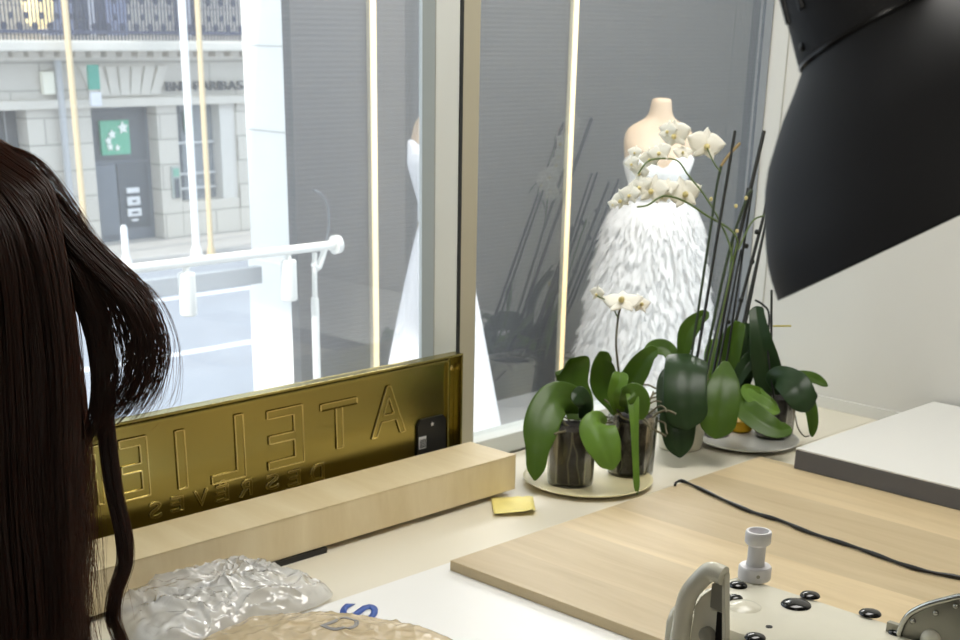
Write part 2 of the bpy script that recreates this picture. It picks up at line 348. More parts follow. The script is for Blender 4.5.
# voussoir band above the bank door
mb = MB(); n = 7
for i in range(n):
    a = fx(92 + i * 10.4); b = fx(92 + (i + 1) * 10.4); sl = (i - 3) * .05
    mb.prism([(a + .012 - sl * .3, FY - .05, zt + .12), (b - .012 - sl * .3, FY - .05, zt + .12), (b - .012 + sl, FY - .05, fz(66)), (a + .012 + sl, FY - .05, fz(66))], (0, .06, 0))
mb.build('keystone_band', plain, bl)
MB().box((fx(-420), FY - .12, zt - .06), (fx(420), FY + .02, zt + .08), .02).build('string_course', plain, bl)
mb = MB().box((fx(-420), FY - .75, fz(50)), (fx(420), FY + .3, fz(40)), .03).box((fx(-420), FY - .35, zc - .06), (fx(420), FY + .3, fz(51)), .02)
mb.build('cornice', plain, bl)
mb = MB()
for i in range(26):
    x = fx(-20 + i * 15); mb.box((x - .09, FY - .6, zc - .02), (x + .09, FY, fz(49)), .02)
mb.build('modillion', mat('limestone_shade', '#bdb7ad', .8), bl)
# dark opening at left
MB().box((fx(-2), FY + .35, z0), (fx(30), FY + .45, zt)).build('shop_opening', mat('dark_shopfront', '#5a5d62', .4), bl)
MB().box((fx(16), FY + .3, z0), (fx(18), FY + .36, zt)).build('opening_post', mat('post_grey', '#8b8d90', .5), bl)
# bank door
dg = mat('door_grey', '#717984', .35); dd = mat('door_dark', '#565d66', .3)
d = MB().box((fx(94), FY + .3, z0), (fx(159), FY + .4, zt)).build('bank_door', dg, bl)
MB().box((fx(99), FY + .27, fz(160)), (fx(155), FY + .31, fz(110))).build('transom_glass', dd, d)
MB().box((fx(124), FY + .27, z0 + .2), (fx(154), FY + .31, fz(163))).build('door_glass', dd, d)
MB().box((fx(99), FY + .25, z0 + .1), (fx(122), FY + .31, fz(164))).build('door_leaf', dg, d)
pz0, pz1, pxa, pxb = fz(154), fz(120), fx(108.5), fx(137)
po = MB().box((pxa, FY + .2, pz0), (pxb, FY + .26, pz1)).build('green_poster', mat('poster_green', '#63b597', .5), d)
mb = MB()
def star(mb, cx, cz, r, y, rot):
    pts = []
    for k in range(10):
        a = rot + k * PI / 5; q = r if k % 2 == 0 else r * .5; pts.append((cx + q * math.cos(a), y, cz + q * math.sin(a)))
    mb.prism(pts, (0, .02, 0))
for (u, v, r) in ((.76, .78, .11), (.36, .60, .085), (.22, .42, .075), (.26, .24, .07), (.52, .20, .06)):
    star(mb, pxa + (pxb - pxa) * u, pz0 + (pz1 - pz0) * v, r, FY + .17, .4)
mb.build('poster_stars', mat('poster_white', '#eef4f0', .5), po)
mb = MB()
for i, (y0, y1, w) in enumerate(((188, 193.5, 13), (197, 206, 13), (209, 217, 14), (219.5, 222, 7))):
    MB().box((fx(141 - w / 2, 200), FY + .22, fz(y1)), (fx(141 + w / 2, 200), FY + .26, fz(y0)), .02).build('door_notice', mat('notice_white', '#e6e9ee', .5), d)
for (y, w) in ((201.5, 3.5), (213, 6)): MB().box((fx(141 - w / 2, 200), FY + .2, fz(y + .9)), (fx(141 + w / 2, 200), FY + .23, fz(y - .9))).build('notice_print', dd, d)
# window at right with small green poster
w = MB().box((fx(179), FY + .3, fz(206)), (fx(239), FY + .4, zt)).build('bank_window', mat('window_grey', '#8f959b', .3), bl)
MB().box((fx(180), FY + .27, fz(205)), (fx(191), FY + .31, zt)).build('dark_pane', dd, w)
for y_ in (146, 178, 193): MB().box((fx(181), FY + .22, fz(y_ + 1.2)), (fx(222), FY + .3, fz(y_ - 1.2))).build('window_bar', mat('bar_white', '#c6c9cc', .5), w)
MB().box((fx(223), FY + .05, fz(206)), (fx(239), FY + .3, zt)).build('reveal', mat('reveal_stone', '#d8d6d1', .8), w)
MB().box((fx(194), FY + .2, fz(135)), (fx(201), FY + .26, fz(113))).build('green_poster', mat('poster_green2', '#4ca987', .5), w)
# cash machine on the pier
a = MB().box((fx(169), FY - .04, fz(200)), (fx(177), FY + .01, fz(168))).build('cash_machine', mat('atm_grey', '#a9b3b1', .4), bl)
MB().box((fx(170.5), FY - .06, fz(178)), (fx(176), FY - .03, fz(170))).build('green_panel', mat('atm_green', '#7fb7a3', .4), a)
MB().box((fx(171), FY - .06, fz(200)), (fx(175.5), FY - .03, fz(180))).build('dark_panel', dd, a)
# bank lettering
lm = mat('letter_dark', '#4a4f57', .5); xl = 163.0
for ch, wpx in (('B', 7.6), ('N', 8.2), ('P', 7.4), (' ', 5), ('P', 7.4), ('A', 8.6), ('R', 7.8), ('I', 2.8), ('B', 7.6), ('A', 8.6), ('S', 7.4)):
    if ch != ' ':
        t = text_mesh(ch, fz(81, 205) - fz(90, 205), fx(xl + wpx - 1.1, 86) - fx(xl, 86), .05)
        MB().add(t, frame_mx(((fx(xl, 86) + fx(xl + wpx - 1.1, 86)) / 2, FY - .06, fz(85.5, 205)), (1, 0, 0), (0, 0, 1))).build('sign_letter', lm, bl)
    xl += wpx
# green blade sign
b = MB().box((fx(79), FY - .5, fz(87)), (fx(90), FY - .44, fz(63)), .02).build('blade_sign', mat('blade_green', '#3f9c8a', .5), bl)
MB().box((fx(80), FY - .48, fz(103)), (fx(91), FY - .42, fz(89)), .02).build('white_panel', mat('blade_white', '#dcdfe6', .5), b)
# balcony and upper storey
zb = fz(40); iron = mat('blue_black_iron', '#434a63', .5)
r = MB().box((fx(-420), FY - .68, zb + .1), (fx(420), FY - .63, zb + .15)).box((fx(-420), FY - .68, zb + .95), (fx(420), FY - .62, zb + 1.02))
for i in range(130):
    x = fx(-20) + i * .065; r.box((x - .01, FY - .66, zb), (x + .01, FY - .64, zb + .96))
    if i % 2 == 0: r.lathe([(.06, -.01), (.06, .01)], (x + .03, FY - .65, zb + .2 + .2 * (i % 4)), (0, 1, 0), 10).lathe([(.05, -.01), (.05, .01)], (x + .03, FY - .65, zb + .75 - .2 * (i % 4)), (0, 1, 0), 8)
r.build('balcony_railing', iron, bl)
for px0, px1 in ((-15, 18), (60, 66), (92, 124), (190, 214)):
    f = MB().box((fx(px0), FY + .2, zb), (fx(px1), FY + .27, 3.6)).build('upper_window', mat('upper_glass', '#4b5363', .25), bl)
    MB().box((fx((px0 + px1) / 2) - .05, FY + .15, zb), (fx((px0 + px1) / 2) + .05, FY + .21, 3.6)).build('mullion', mat('upper_frame', '#c9cfdd', .5), f)
for px0, px1 in ((122, 140), (66, 88)):
    MB().box((fx(px0), FY + .12, zb), (fx(px1), FY + .24, 3.6)).build('shutter', mat('shutter_blue', '#8c97b8', .6), bl)
l = MB().lathe([(.1, 0), (.22, .12), (.24, .4), (.1, .6)], ony(39, 22, FY - .3) - Vector((0, 0, .1)), seg=16).build('wall_lantern', mat('lantern_glow', (1, .82, .42, 1), .5, emit=1.3), bl, 60)
b2 = MB().box((fx(46), FY - .12, fz(92)), (fx(58), FY - .0, fz(70)), .03).build('shop_sign', mat('pale_sign', '#efeede', .5), bl)
MB().tube([(fx(62), FY - .12, z0), (fx(62), FY - .12, fz(58))], .06, 10).build('downpipe', mat('zinc_pipe', '#b9bcc0', .5), bl, 40)
# posts in the street, and tan poles standing in for window reflections
def post(label, pxb, pyb, pyt, d, r, m, dx=0):
    base = onz(pxb, pyb, -2.2); base.z = -2.2
    t = thing('post_or_reflection', label, 'post', base); h = pyt
    MB().lathe([(r * 1.6, 0), (r * 1.6, .12), (r, .2), (r, h), (r * .6, h + .05)], base, seg=14).build('shaft', m, t, 40)
    MB().lathe([(r * 2.2, 0), (r * 2.2, .03)], base, seg=14).build('base_plate', m, t, 40); return t
t = post('tall white lamp post standing on the street in front of the bank window', 197, 257, 7.5, 0, .062, mat('post_white', '#eef0f4', .4))
t['category'] = 'lamp post'
post('thin tan window reflection built as a pole beside the tall white lamp post', 211.5, 257, 7.5, 0, .045, mat('reflection_tan', '#cbb793', .5))  # reflection in the glass, given the shape of a solid tan pole
post('thin tan window reflection built as a pole left of the bank door', 88, 262, 7.5, 0, .05, mat('reflection_tan2', '#cbb793', .5))  # second tan reflection, also shaped as a pole
post('short white bollard on the street below the bank door', 127, 268, .62, 0, .055, mat('bollard_white', '#f2f3f5', .5))

# ================================================================== MANNEQUINS
def torso_rings(cx, cy, z, prof, turn, seg=28):
    # prof: (height, half width, half depth, forward shift)
    out = []
    c, s = math.cos(turn), math.sin(turn)
    for h, a, b, fw in prof:
        r = []
        for k in range(seg):
            t = 2 * PI * k / seg; x = a * math.cos(t); y = b * math.sin(t) - fw
            r.append(Vector((cx + x * c - y * s, cy + x * s + y * c, z + h)))
        out.append(r)
    return out
BODY = [(.86, .165, .115, 0), (.95, .15, .105, 0), (1.03, .118, .088, 0), (1.10, .112, .085, .005), (1.18, .135, .10, .02), (1.25, .155, .118, .032), (1.30, .158, .11, .025), (1.36, .163, .085, .005), (1.41, .150, .07, 0), (1.44, .10, .062, 0), (1.46, .062, .056, .002), (1.49, .05, .05, .008), (1.54, .046, .047, .012), (1.555, .04, .041, .012), (1.556, .012, .012, .012)]
FZ = -.4
def mannequin(label, cx, cy, turn, s, dress_top, wk=1.0):
    t = thing('dress_form', label, 'mannequin', (cx, cy, FZ))
    sc = lambda prof, g=0: [(h * s, a * s * wk + g, b * s * wk + g, f * s) for h, a, b, f in prof]
    MB().rings(torso_rings(cx, cy, FZ, sc(BODY), turn)).build('torso', M['skin_doll'], t, 180, [('SUBSURF', dict(levels=1, render_levels=1))])
    MB().tube([(cx, cy, FZ + .02), (cx, cy, FZ + .9 * s)], .015, 10).build('pole', M['frame_beige'], t, 40)
    MB().lathe([(.17, 0), (.17, .015), (.02, .03)], (cx, cy, FZ), seg=28).build('base', M['frame_beige'], t, 40)
    bod = [p for p in BODY if 1.0 <= p[0] <= dress_top]
    mbb = MB(); rr = torso_rings(cx, cy, FZ, sc(bod, .008), turn, 40)
    # sweetheart neckline: raise the front of the last ring
    for k, v in enumerate(rr[-1]):
        a = 2 * PI * k / 40; front = max(0, -math.sin(a)); v.z += .045 * s * front * abs(math.cos(a)) * 2 - .02 * front * (abs(math.cos(a)) < .2)
    mbb.rings(rr, False, False).build('bodice', M['lace'] if dress_top < 1.29 else M['satin'], t, 180, [('SOLIDIFY', dict(thickness=.004))])
    return t
TURN = math.radians(-45)
c1 = ony(440, 200, 4.6); s1 = 1.0
m1 = mannequin('dress form in a plain smooth white bridal gown, partly behind the window post', c1.x, c1.y, math.radians(-70), 1.10, 1.31, .74)
# plain A-line skirt with folds
rr = []; n = 120
for i in range(16):
    f = i / 15; h = 1.05 * 1.10 * (1 - f)
    a = .088 + .248 * f ** .85; r = []
    for k in range(n):
        th = 2 * PI * k / n; fold = 1 + .05 * f * math.sin(th * 13 + 1.5 * math.sin(3 * th)) + .03 * f * math.sin(th * 23)
        r.append(Vector((c1.x + a * fold * math.cos(th), c1.y + a * .85 * fold * math.sin(th), FZ + .006 + h)))
    rr.append(r)
MB().rings(rr, False, False).build('skirt', M['satin'], m1, 180, [('SOLIDIFY', dict(thickness=.003))])

c2 = ony(656, 180, 4.75)
m2 = mannequin('dress form in a white bridal gown with a voluminous feathered skirt', c2.x, c2.y, math.radians(-42), 1.03, 1.27, 1.12)
PF = [(1.09, .17), (1.06, .22), (.99, .262), (.764, .315), (.55, .36), (.23, .405), (.02, .42)]
rr = []
def prof2(f):
    hs = [p[0] for p in PF]; ws = [p[1] for p in PF]; return interp(hs, f), interp(ws, f)
for i in range(24):
    h, a = prof2(i / 23); rr.append([Vector((c2.x + a * .93 * (1 + .03 * math.sin(7 * 2 * PI * k / 72)) * math.cos(2 * PI * k / 72), c2.y + a * .85 * math.sin(2 * PI * k / 72), FZ + h + .005)) for k in range(72)])
sk = MB().rings(rr, False, False).build('skirt', M['feather'], m2, 180)
mb = MB(); rnd = random.Random(3)
for i in range(5200):
    f = rnd.random() ** .85; th = rnd.uniform(0, 2 * PI); h, a = prof2(f * .97)
    o = Vector((math.cos(th), math.sin(th) * .92, 0)); p = Vector((c2.x, c2.y, FZ + h + .02)) + o * a * .92
    ln = rnd.uniform(.05, .11); side = Vector((-o.y, o.x, 0)); dr = (o * rnd.uniform(.35, 1.0) + Vector((0, 0, -1)) + side * rnd.uniform(-.6, .6)).normalized()
    q = p + dr * ln * .5 + o * .006; e = p + dr * ln + Vector((0, 0, -.012)); w = rnd.uniform(.006, .012)
    if e.z < FZ + .004: continue
    a0, a1, a2 = mb.bm.verts.new(p), mb.bm.verts.new(q + side * w), mb.bm.verts.new(q - side * w); e1 = mb.bm.verts.new(e)
    mb.bm.faces.new((a0, a1, e1, a2))
o = mb.build('feathers', M['feather'], sk, 180); o['kind'] = 'stuff'

# ================================================================== COUNTER AND TABLE
c = tag(MB().box((-2.55, 1.497, ZC - .04), (WX - .0, WY - .013, ZC), .002).build('window_counter', M['counter']), 'long cream worktop running along under the windows', 'counter')
for x in (-2.4, -.6, 1.0, 2.7): MB().box((x - .02, 1.55, 0), (x + .02, WY - .02, ZC - .04)).build('support_panel', M['white_wall'], c)
tb = thing('work_table', 'cream work table in front of the window worktop carrying the sewing machine', 'table', (1.8, .5, 0))
MB().box((.82, -.5, ZC - .03), (WX - .01, 1.4965, ZC), .002).build('tabletop', M['counter'], tb)
for x in (.88, 2.74):
    for y_ in (-.44, 1.42): MB().box((x - .025, y_ - .025, 0), (x + .025, y_ + .025, ZC - .03), .003).build('leg', M['frame_white'], tb)

# printed white board
bd = tag(MB().box((.93, .96, ZC), (1.72, 1.482, ZC + .01), .001).build('foam_board', M['white_board']), 'large flat white board with a blue letter S, partly under the oak panel', 'board')
t = text_mesh('S', .085, .062, .0006)
o1 = onz(341, 611, ZC + .011); o2 = onz(377, 612, ZC + .011); up = (o2 - o1)
t = text_mesh('S', up.length * 1.05, .056, .0006, .02)
MB().add(t, frame_mx((o1 + o2) / 2, Vector((up.y, -up.x, 0)), up)).build('blue_letter', M['blue'], bd)
t = tag(MB().box((1.433, .30, ZC + .0102), (2.283, 1.456, ZC + .027), .0015).build('oak_panel', M['panel_wood']), 'large pale oak veneered panel lying flat on the table', 'panel')
# prop under the far side of the panel
MB().box((1.75, .4, ZC), (2.25, .9, ZC + .0102)).build('batten', M['white_board'], t)
# slab with dark edge
gs = thing('white_slab', 'thick white topped slab with dark grey edge at right on the table', 'slab', (2.55, .8, ZC))
MB().box((2.262, -.3, ZC + .0275), (WX - .012, 1.366, ZC + .064), .0015).build('core', M['slab_edge'], gs)
MB().box((2.262, -.3, ZC + .0642), (WX - .012, 1.366, ZC + .0675), .001).build('top_sheet', M['slab_top'], gs)
for y_ in (-.2, 1.2): MB().box((2.6, y_ - .04, ZC), (2.7, y_ + .04, ZC + .0275)).build('foot', M['slab_edge'], gs)

# ------------------------------------------------------------------ birch box and brass sign
bx = thing('wooden_box', 'long low birch box lying in front of the brass sign', 'box', (1.1, 1.73, ZC))
MB().box((.2, 1.672, ZC + .010), (1.812, 1.79, ZC + .0755), .0015).build('body', M['box_wood'], bx)
MB().box((.2, 1.6715, ZC + .0757), (1.812, 1.682, ZC + .0767)).build('lid_edge', M['box_wood'], bx)
for x0, x1 in ((.25, .45), (1.2, 1.36)):
    MB().box((x0, 1.668, ZC), (x1, 1.70, ZC + .0098)).build('foot', M['black'], bx)
for x0, x1 in ((.25, .45), (1.2, 1.36), (1.6, 1.76)):
    MB().box((x0, 1.745, ZC), (x1, 1.78, ZC + .0098)).build('foot', M['black'], bx)

SY = 1.832   # back plate (facing the camera) of the sign; its lip comes forward to 1.808
SX0, SX1, SZ0, SZ1 = .62, 1.812, ZC, .988
sg = thing('brass_sign', 'long brass tray sign with mirrored raised letters standing behind the birch box', 'sign', (1.2, 1.82, ZC))
MB().box((SX0, SY, SZ0), (SX1, SY + .004, SZ1), .0008).build('back_plate', M['brass'], sg)
def strip(a, b): MB().box(a, b, .0012).build('rim', M['brass'], sg)
lip = SY - .020
strip((SX0, lip, SZ1 - .004), (SX1, SY, SZ1)); strip((SX0, lip, SZ0), (SX1, SY, SZ0 + .004))
strip((SX0, lip, SZ0 + .004), (SX0 + .004, SY, SZ1 - .004)); strip((SX1 - .004, lip, SZ0 + .004), (SX1, SY, SZ1 - .004))
MB().box((SX0 + .004, SY - .006, SZ1 - .016), (SX1 - .024, SY, SZ1 - .011), .0015).build('inner_bead', M['brass'], sg)
MB().box((SX1 - .025, SY - .006, SZ0 + .004), (SX1 - .019, SY, SZ1 - .008), .0015).build('inner_bead', M['brass'], sg)
MB().lathe([(.006, 0), (.006, .003), (.002, .0045)], (SX1 - .011, SY, SZ1 - .028), (0, -1, 0), 14).build('stud', M['brass_letter'], sg, 40)
def sign_letter(ch, quad, thick):
    # quad: pixel (x centre, y top, y bottom, width px) -> mirrored raised letter on the back plate
    pc, yt, yb, wp = quad
    a, b = ony(pc, yt, SY), ony(pc, yb, SY); h = (a.z - b.z); c = ony(pc, (yt + yb) / 2, SY)
    wd = ony(pc + wp / 2, (yt + yb) / 2, SY).x - ony(pc - wp / 2, (yt + yb) / 2, SY).x
    t = text_mesh(ch, h, wd, thick * .5)
    mx = frame_mx((c.x, SY - thick * .5 + .0002, c.z), (-1, 0, 0), (0, 0, 1))
    mbx = MB(); bmt = t
    # rim ridge round each outline
    edges = [e for e in bmt.edges if e.calc_face_angle(0) > .8 and abs(e.verts[0].co.z - e.verts[1].co.z) < 1e-6]
    segs = [(e.verts[0].co.copy(), e.verts[1].co.copy()) for e in edges if e.verts[0].co.z < thick * .25]
    mbx.add(bmt, mx); lt = mbx.build('letter', M['brass'], sg, 35); mbx = MB()
    for p, q in segs: mbx.tube([mx @ p, mx @ q], thick * .40, 6)
    mbx.build('letter_outline', M['brass_letter'], lt, 35); return lt
for ch, q in (('A', (388, 386, 435, 34)), ('T', (339, 401, 448, 36)), ('E', (285, 408, 466, 36)), ('L', (227, 417, 481, 34)), ('I', (181, 430, 489, 9)), ('E', (134, 438, 499, 28)), ('R', (86, 448, 508, 32))):
    sign_letter(ch, q, .004)
for ch, q in (('D', (317, 464, 481, 13)), ('E', (294, 470, 485, 12)), ('S', (272, 474, 489, 12)), ('R', (245, 480, 496, 13)), ('Ê', (222, 480, 501, 12)), ('V', (201, 490, 506, 14)), ('E', (177, 496, 511, 12)), ('S', (155, 502, 518, 12))):
    sign_letter(ch, q, .003)
tg = thing('product_tag', 'small black card with a white printed code standing in the brass sign', 'tag', ony(432, 446, 1.827))
a, b = ony(418, 450, 1.827), ony(446, 416, 1.827)
pts = [Vector((a.x, 1.827, ZC + .001)), Vector((b.x, 1.827, ZC + .001)), Vector((b.x, 1.827, b.z - .006)), Vector((b.x - .008, 1.827, b.z + .004)), Vector((a.x + .008, 1.827, b.z + .004)), Vector((a.x, 1.827, b.z - .006))]
card = MB().prism(pts, (0, .004, 0)).build('card', M['tag'], tg)
for i in range(6): MB().box((a.x + .004 + i * .0027, 1.8255, ony(425, 447, 1.827).z), (a.x + .0053 + i * .0027, 1.827, ony(425, 438.5, 1.827).z)).build('barcode_bar', M['tag'], card)
mb = MB(); mb.box((a.x + .002, 1.826, ony(425, 448, 1.827).z), (a.x + .02, 1.827, ony(425, 436, 1.827).z)).build('barcode', M['tag_white'], card)
mb = MB(); star(mb, (a.x + b.x) / 2, ony(432, 424, 1.827).z, .004, 1.8255, PI / 2); mb.build('emblem', M['tag_white'], card)

# yellow note
q = [onz(*p, ZC + .001) for p in ((491, 498), (533, 497), (536, 515), (494, 517))]
mb = MB(); rr = []
for i in range(9):
    v = i / 8; r = []
    for j in range(13):
        u = j / 12; p = q[0].lerp(q[1], u).lerp(q[3].lerp(q[2], u), v)
        p.z += .0012 + .010 * max(0, v - .55) ** 2 * 4 * (.5 + .5 * u) + .0025 * noise.noise(Vector((u * 4, v * 3, 2))) ** 2 * 4 + .006 * max(0, .2 - u) * v; r.append(p)
    rr.append(r)
nt = tag(mb.rings(rr, closed=False).build('sticky_note', M['yellow'], None, 180, [('SOLIDIFY', dict(thickness=.0004))]), 'crumpled yellow paper note lying on the worktop at the end of the birch box', 'note')
# black cable
pts = [onz(675, 485, ZC + .031)] + [onz(*p, ZC + .031) for p in ((677, 482), (683, 481), (697, 487), (720, 498), (745, 509), (762, 515), (782, 521), (806, 531), (830, 539), (855, 547), (880, 556), (905, 565), (930, 572), (962, 578), (1010, 590))]
tag(MB().tube(cr(pts, 70), [.0022 + .0012 * min(1, i / 20) + .0006 * math.sin(i * .9) for i in range(71)], 8).build('power_cable', M['black'], None, 60), 'black cable snaking across the oak panel', 'cable')

# ================================================================== SEWING MACHINE
sm = thing('sewing_machine', 'cream industrial sewing machine with black plugs at lower right', 'sewing machine', (1.16, .55, ZC))
MB().box((1.075, .02, ZC), (1.30, .90, ZC + .035), .008, 3).build('bed', M['machine'], sm, 40)
TZ = 1.0
mb = MB(); pr = [(1.098, .90), (1.092, .93), (1.093, TZ - .018), (1.100, TZ - .006), (1.112, TZ), (1.205, TZ), (1.222, TZ - .002), (1.232, TZ - .010), (1.236, TZ - .03), (1.236, .90)]
mb.rings([[Vector((x, y_, z)) for x, z in pr] for y_ in (.06, .50, .792)]); mb.build('arm', M['machine'], sm, 30, [('BEVEL', dict(width=.005, segments=3, limit_method='ANGLE', angle_limit=1.0))])
MB().box((1.09, .66, ZC + .085), (1.238, .795, .905), .01, 3).build('head', M['machine'], sm, 40)
MB().box((1.085, .04, ZC + .033), (1.24, .22, .91), .012, 3).build('pillar', M['machine'], sm, 40)
hs = [onz(*p, TZ - .012) for p in ((716, 600), (735, 603), (762, 640), (745, 660))]
MB().lathe([(.028, 0), (.026, .012), (.016, .02), (.004, .023)], onz(743, 612, TZ - .006) - Vector((0, 0, .012)), seg=24).build('boss', M['machine'], sm, 60)
XF = 1.082
MB().tube(cr([onx(*p, XF) for p in ((724, 576), (717, 573), (710, 572), (702, 578), (690, 592), (685, 606), (682, 625), (679, 645), (674, 690))], 40), .0088, 12, flat=1.15).build('thread_guard', M['machine'], sm, 60)
MB().prism([onx(*p, XF + .004) for p in ((712, 588), (700, 597), (694, 606), (690, 640), (688, 690), (724, 690), (724, 610), (713, 609))], (.008, 0, 0)).build('face_cover', M['machine'], sm, 30, [('BEVEL', dict(width=.002, segments=2))])
MB().prism([onx(*p, XF + .001) for p in ((723.5, 578), (712, 584), (710, 607), (723.5, 613))], (.006, 0, 0)).build('grey_plate', M['machine_grey'], sm)
MB().prism([onx(*p, XF + .002) for p in ((722, 614), (717, 612), (715, 640), (714, 690), (721, 690))], (.004, 0, 0)).build('slot', M['black'], sm)
MB().prism([onx(*p, XF) for p in ((725, 575), (722, 577), (722, 690), (725, 690))], (.008, 0, 0)).build('plate_edge', M['machine'], sm)
MB().lathe([(.0085, 0), (.0085, .006), (.007, .008), (.002, .009)], onx(709, 634, XF + .003), (-1, 0, 0), 24).build('tension_knob', M['machine_grey'], sm, 40)
# black plugs on the arm
for px, py, r in ((796, 605, .0158), (810, 596, .0106), (870, 614, .0115), (738, 586, .0100), (735, 599, .0085), (755, 638, .0105), (897, 633, .009)):
    MB().lathe([(r, 0), (r * .98, .0012), (r * .85, .0027), (r * .5, .0039), (r * .1, .0044)], onz(px, py, TZ + .0002), seg=24).build('plug', M['black_gloss'], sm, 60)
MB().lathe([(.0035, 0), (.0035, .0008)], onz(769, 627, TZ), seg=12).build('oil_hole', M['black'], sm)
b = onz(754, 578, TZ)
sp = MB().lathe([(.0172, 0), (.0178, .002), (.0178, .013), (.0165, .015), (.0102, .0155), (.0095, .020), (.0095, .038), (.0125, .040), (.0140, .042), (.0140, .053), (.0132, .0545), (.0108, .0545), (.0102, .052), (.0102, .045), (.001, .045)], b, seg=40).build('oil_cup', M['plastic_white'], sm, 40, label='white plastic oil cup')
MB().lathe([(.002, 0), (.002, .001)], b + Vector((-.012, -.0125, .008)), (-.7, -.7, 0), 10).build('pin_hole', M['machine_grey'], sp)
cp = [onx(*p, 1.2) for p in ((893, 655), (898, 638), (903, 624), (909, 615), (918, 609), (930, 604), (945, 600), (962, 596), (985, 594), (1010, 600), (1025, 655))]
ch = MB().prism(cp, (.006, 0, 0)).build('winder_plate', mat('brushed_steel', '#8f8e86', .32, 1.0, var=.05), sm, 30, label='grey steel guard plate')
MB().tube(cr([p + Vector((-.001, 0, 0)) for p in cp[1:10]], 40), .0032, 8).build('rolled_edge', M['chrome'], ch, 60)
for px, py in ((913, 621), (936, 613), (956, 606)):
    MB().lathe([(.0032, 0), (.0028, .002), (.0008, .003)], onx(px, py, 1.2), (-1, 0, 0), 12).build('rivet', M['chrome'], ch, 60)
MB().lathe([(.011, 0), (.010, .003), (.002, .005)], onx(931, 640, 1.2), (-1, 0, 0), 20).build('cream_boss', M['machine'], ch, 60)
mb = MB().box((1.2, .40, TZ - .01), (1.206, .60, TZ + .01)); mb.build('bracket', M['machine_grey'], ch)

# ================================================================== BLACK LAMP
DL = .72; K = DL / F_PX
neck = at(874, 30, DL); ax = (R @ Vector((.425, -.90, -.11))).normalized()
lamp = thing('desk_lamp', 'large black dome shade desk lamp looming at upper right', 'lamp', (1.36, -.40, ZC))
outer = [(76, 2), (80, 6), (96, 23), (114, 40), (129, 57), (145, 76), (156, 94), (165, 113), (172, 131), (178, 147), (183, 163), (186, 180), (187.5, 196), (188, 202)]
prof = [(r * K, t * K) for r, t in outer] + [((r - 3) * K, t * K) for r, t in outer[::-1]]
sh = MB().lathe(prof, neck, ax, 96, cap0=False, cap1=False).build('shade', M['black_metal'], lamp, 60)
col = MB().lathe([(78 * K, 3 * K), (79 * K, 0), (78.5 * K, -6 * K), (68 * K, -78 * K), (63 * K, -118 * K), (56 * K, -132 * K), (20 * K, -140 * K)], neck, ax, 72).build('collar', M['black_metal'], lamp, 40)
MB().lathe([(79.5 * K, -1 * K), (80 * K, 1 * K), (79.5 * K, 3 * K)], neck, ax, 72).build('collar_ring', M['black'], lamp, 40)
side = ax.cross(ray(874, 30).normalized()).normalized()
view = -ray(874, 30).normalized(); view = (view - ax * view.dot(ax)).normalized()
def on_collar(t, ang):
    r = 78.5 - 10.5 * (-t - 6) / 72 if t > -78 else 66
    left = side if (R.transposed() @ side).x < 0 else -side
    return neck + ax * t * K + (left * math.cos(ang) + view * math.sin(ang)) * (r + .4) * K
for ang, t0, t1 in ((.32, -42, -100), (.78, -44, -110), (1.25, -44, -110), (1.75, -44, -110)):
    MB().tube([on_collar(t0 + (t1 - t0) * i / 6, ang) for i in range(7)], 3.6 * K, 8).build('vent_slot', M['black'], col, 60)
p = on_collar(-13, .55); MB().lathe([(4 * K, 0), (4 * K, 1.5 * K), (2.5 * K, 2.4 * K)], p, (p - neck - ax * (p - neck).dot(ax)), 14).build('screw', mat('dark_screw', '#3a3937', .3, .8), col, 40)
top = neck - ax * 138 * K; elbow = Vector((1.02, -.26, 1.92)); base = Vector((1.36, -.40, ZC))
MB().lathe([(.016, -.02), (.016, .02)], top, (1, .3, 0), 16).build('joint', M['black_metal'], lamp, 40)
MB().tube([top, elbow], .008, 10).build('arm', M['black_metal'], lamp, 40)
MB().lathe([(.02, -.02), (.02, .02)], elbow, (1, .3, 0), 16).build('joint', M['black_metal'], lamp, 40)
MB().tube([elbow, base + Vector((0, 0, .05))], .008, 10).build('arm', M['black_metal'], lamp, 40)
MB().lathe([(.09, 0), (.09, .012), (.085, .02), (.02, .025), (.015, .06)], base, seg=32).build('base', M['black_metal'], lamp, 40)
MB().lathe([(.012, 0), (.03, .03), (.034, .06), (.02, .085), (.001, .092)], neck + ax * .01, ax, 20).build('bulb', mat('frosted_bulb', '#dcdcd8', .4), lamp, 60)

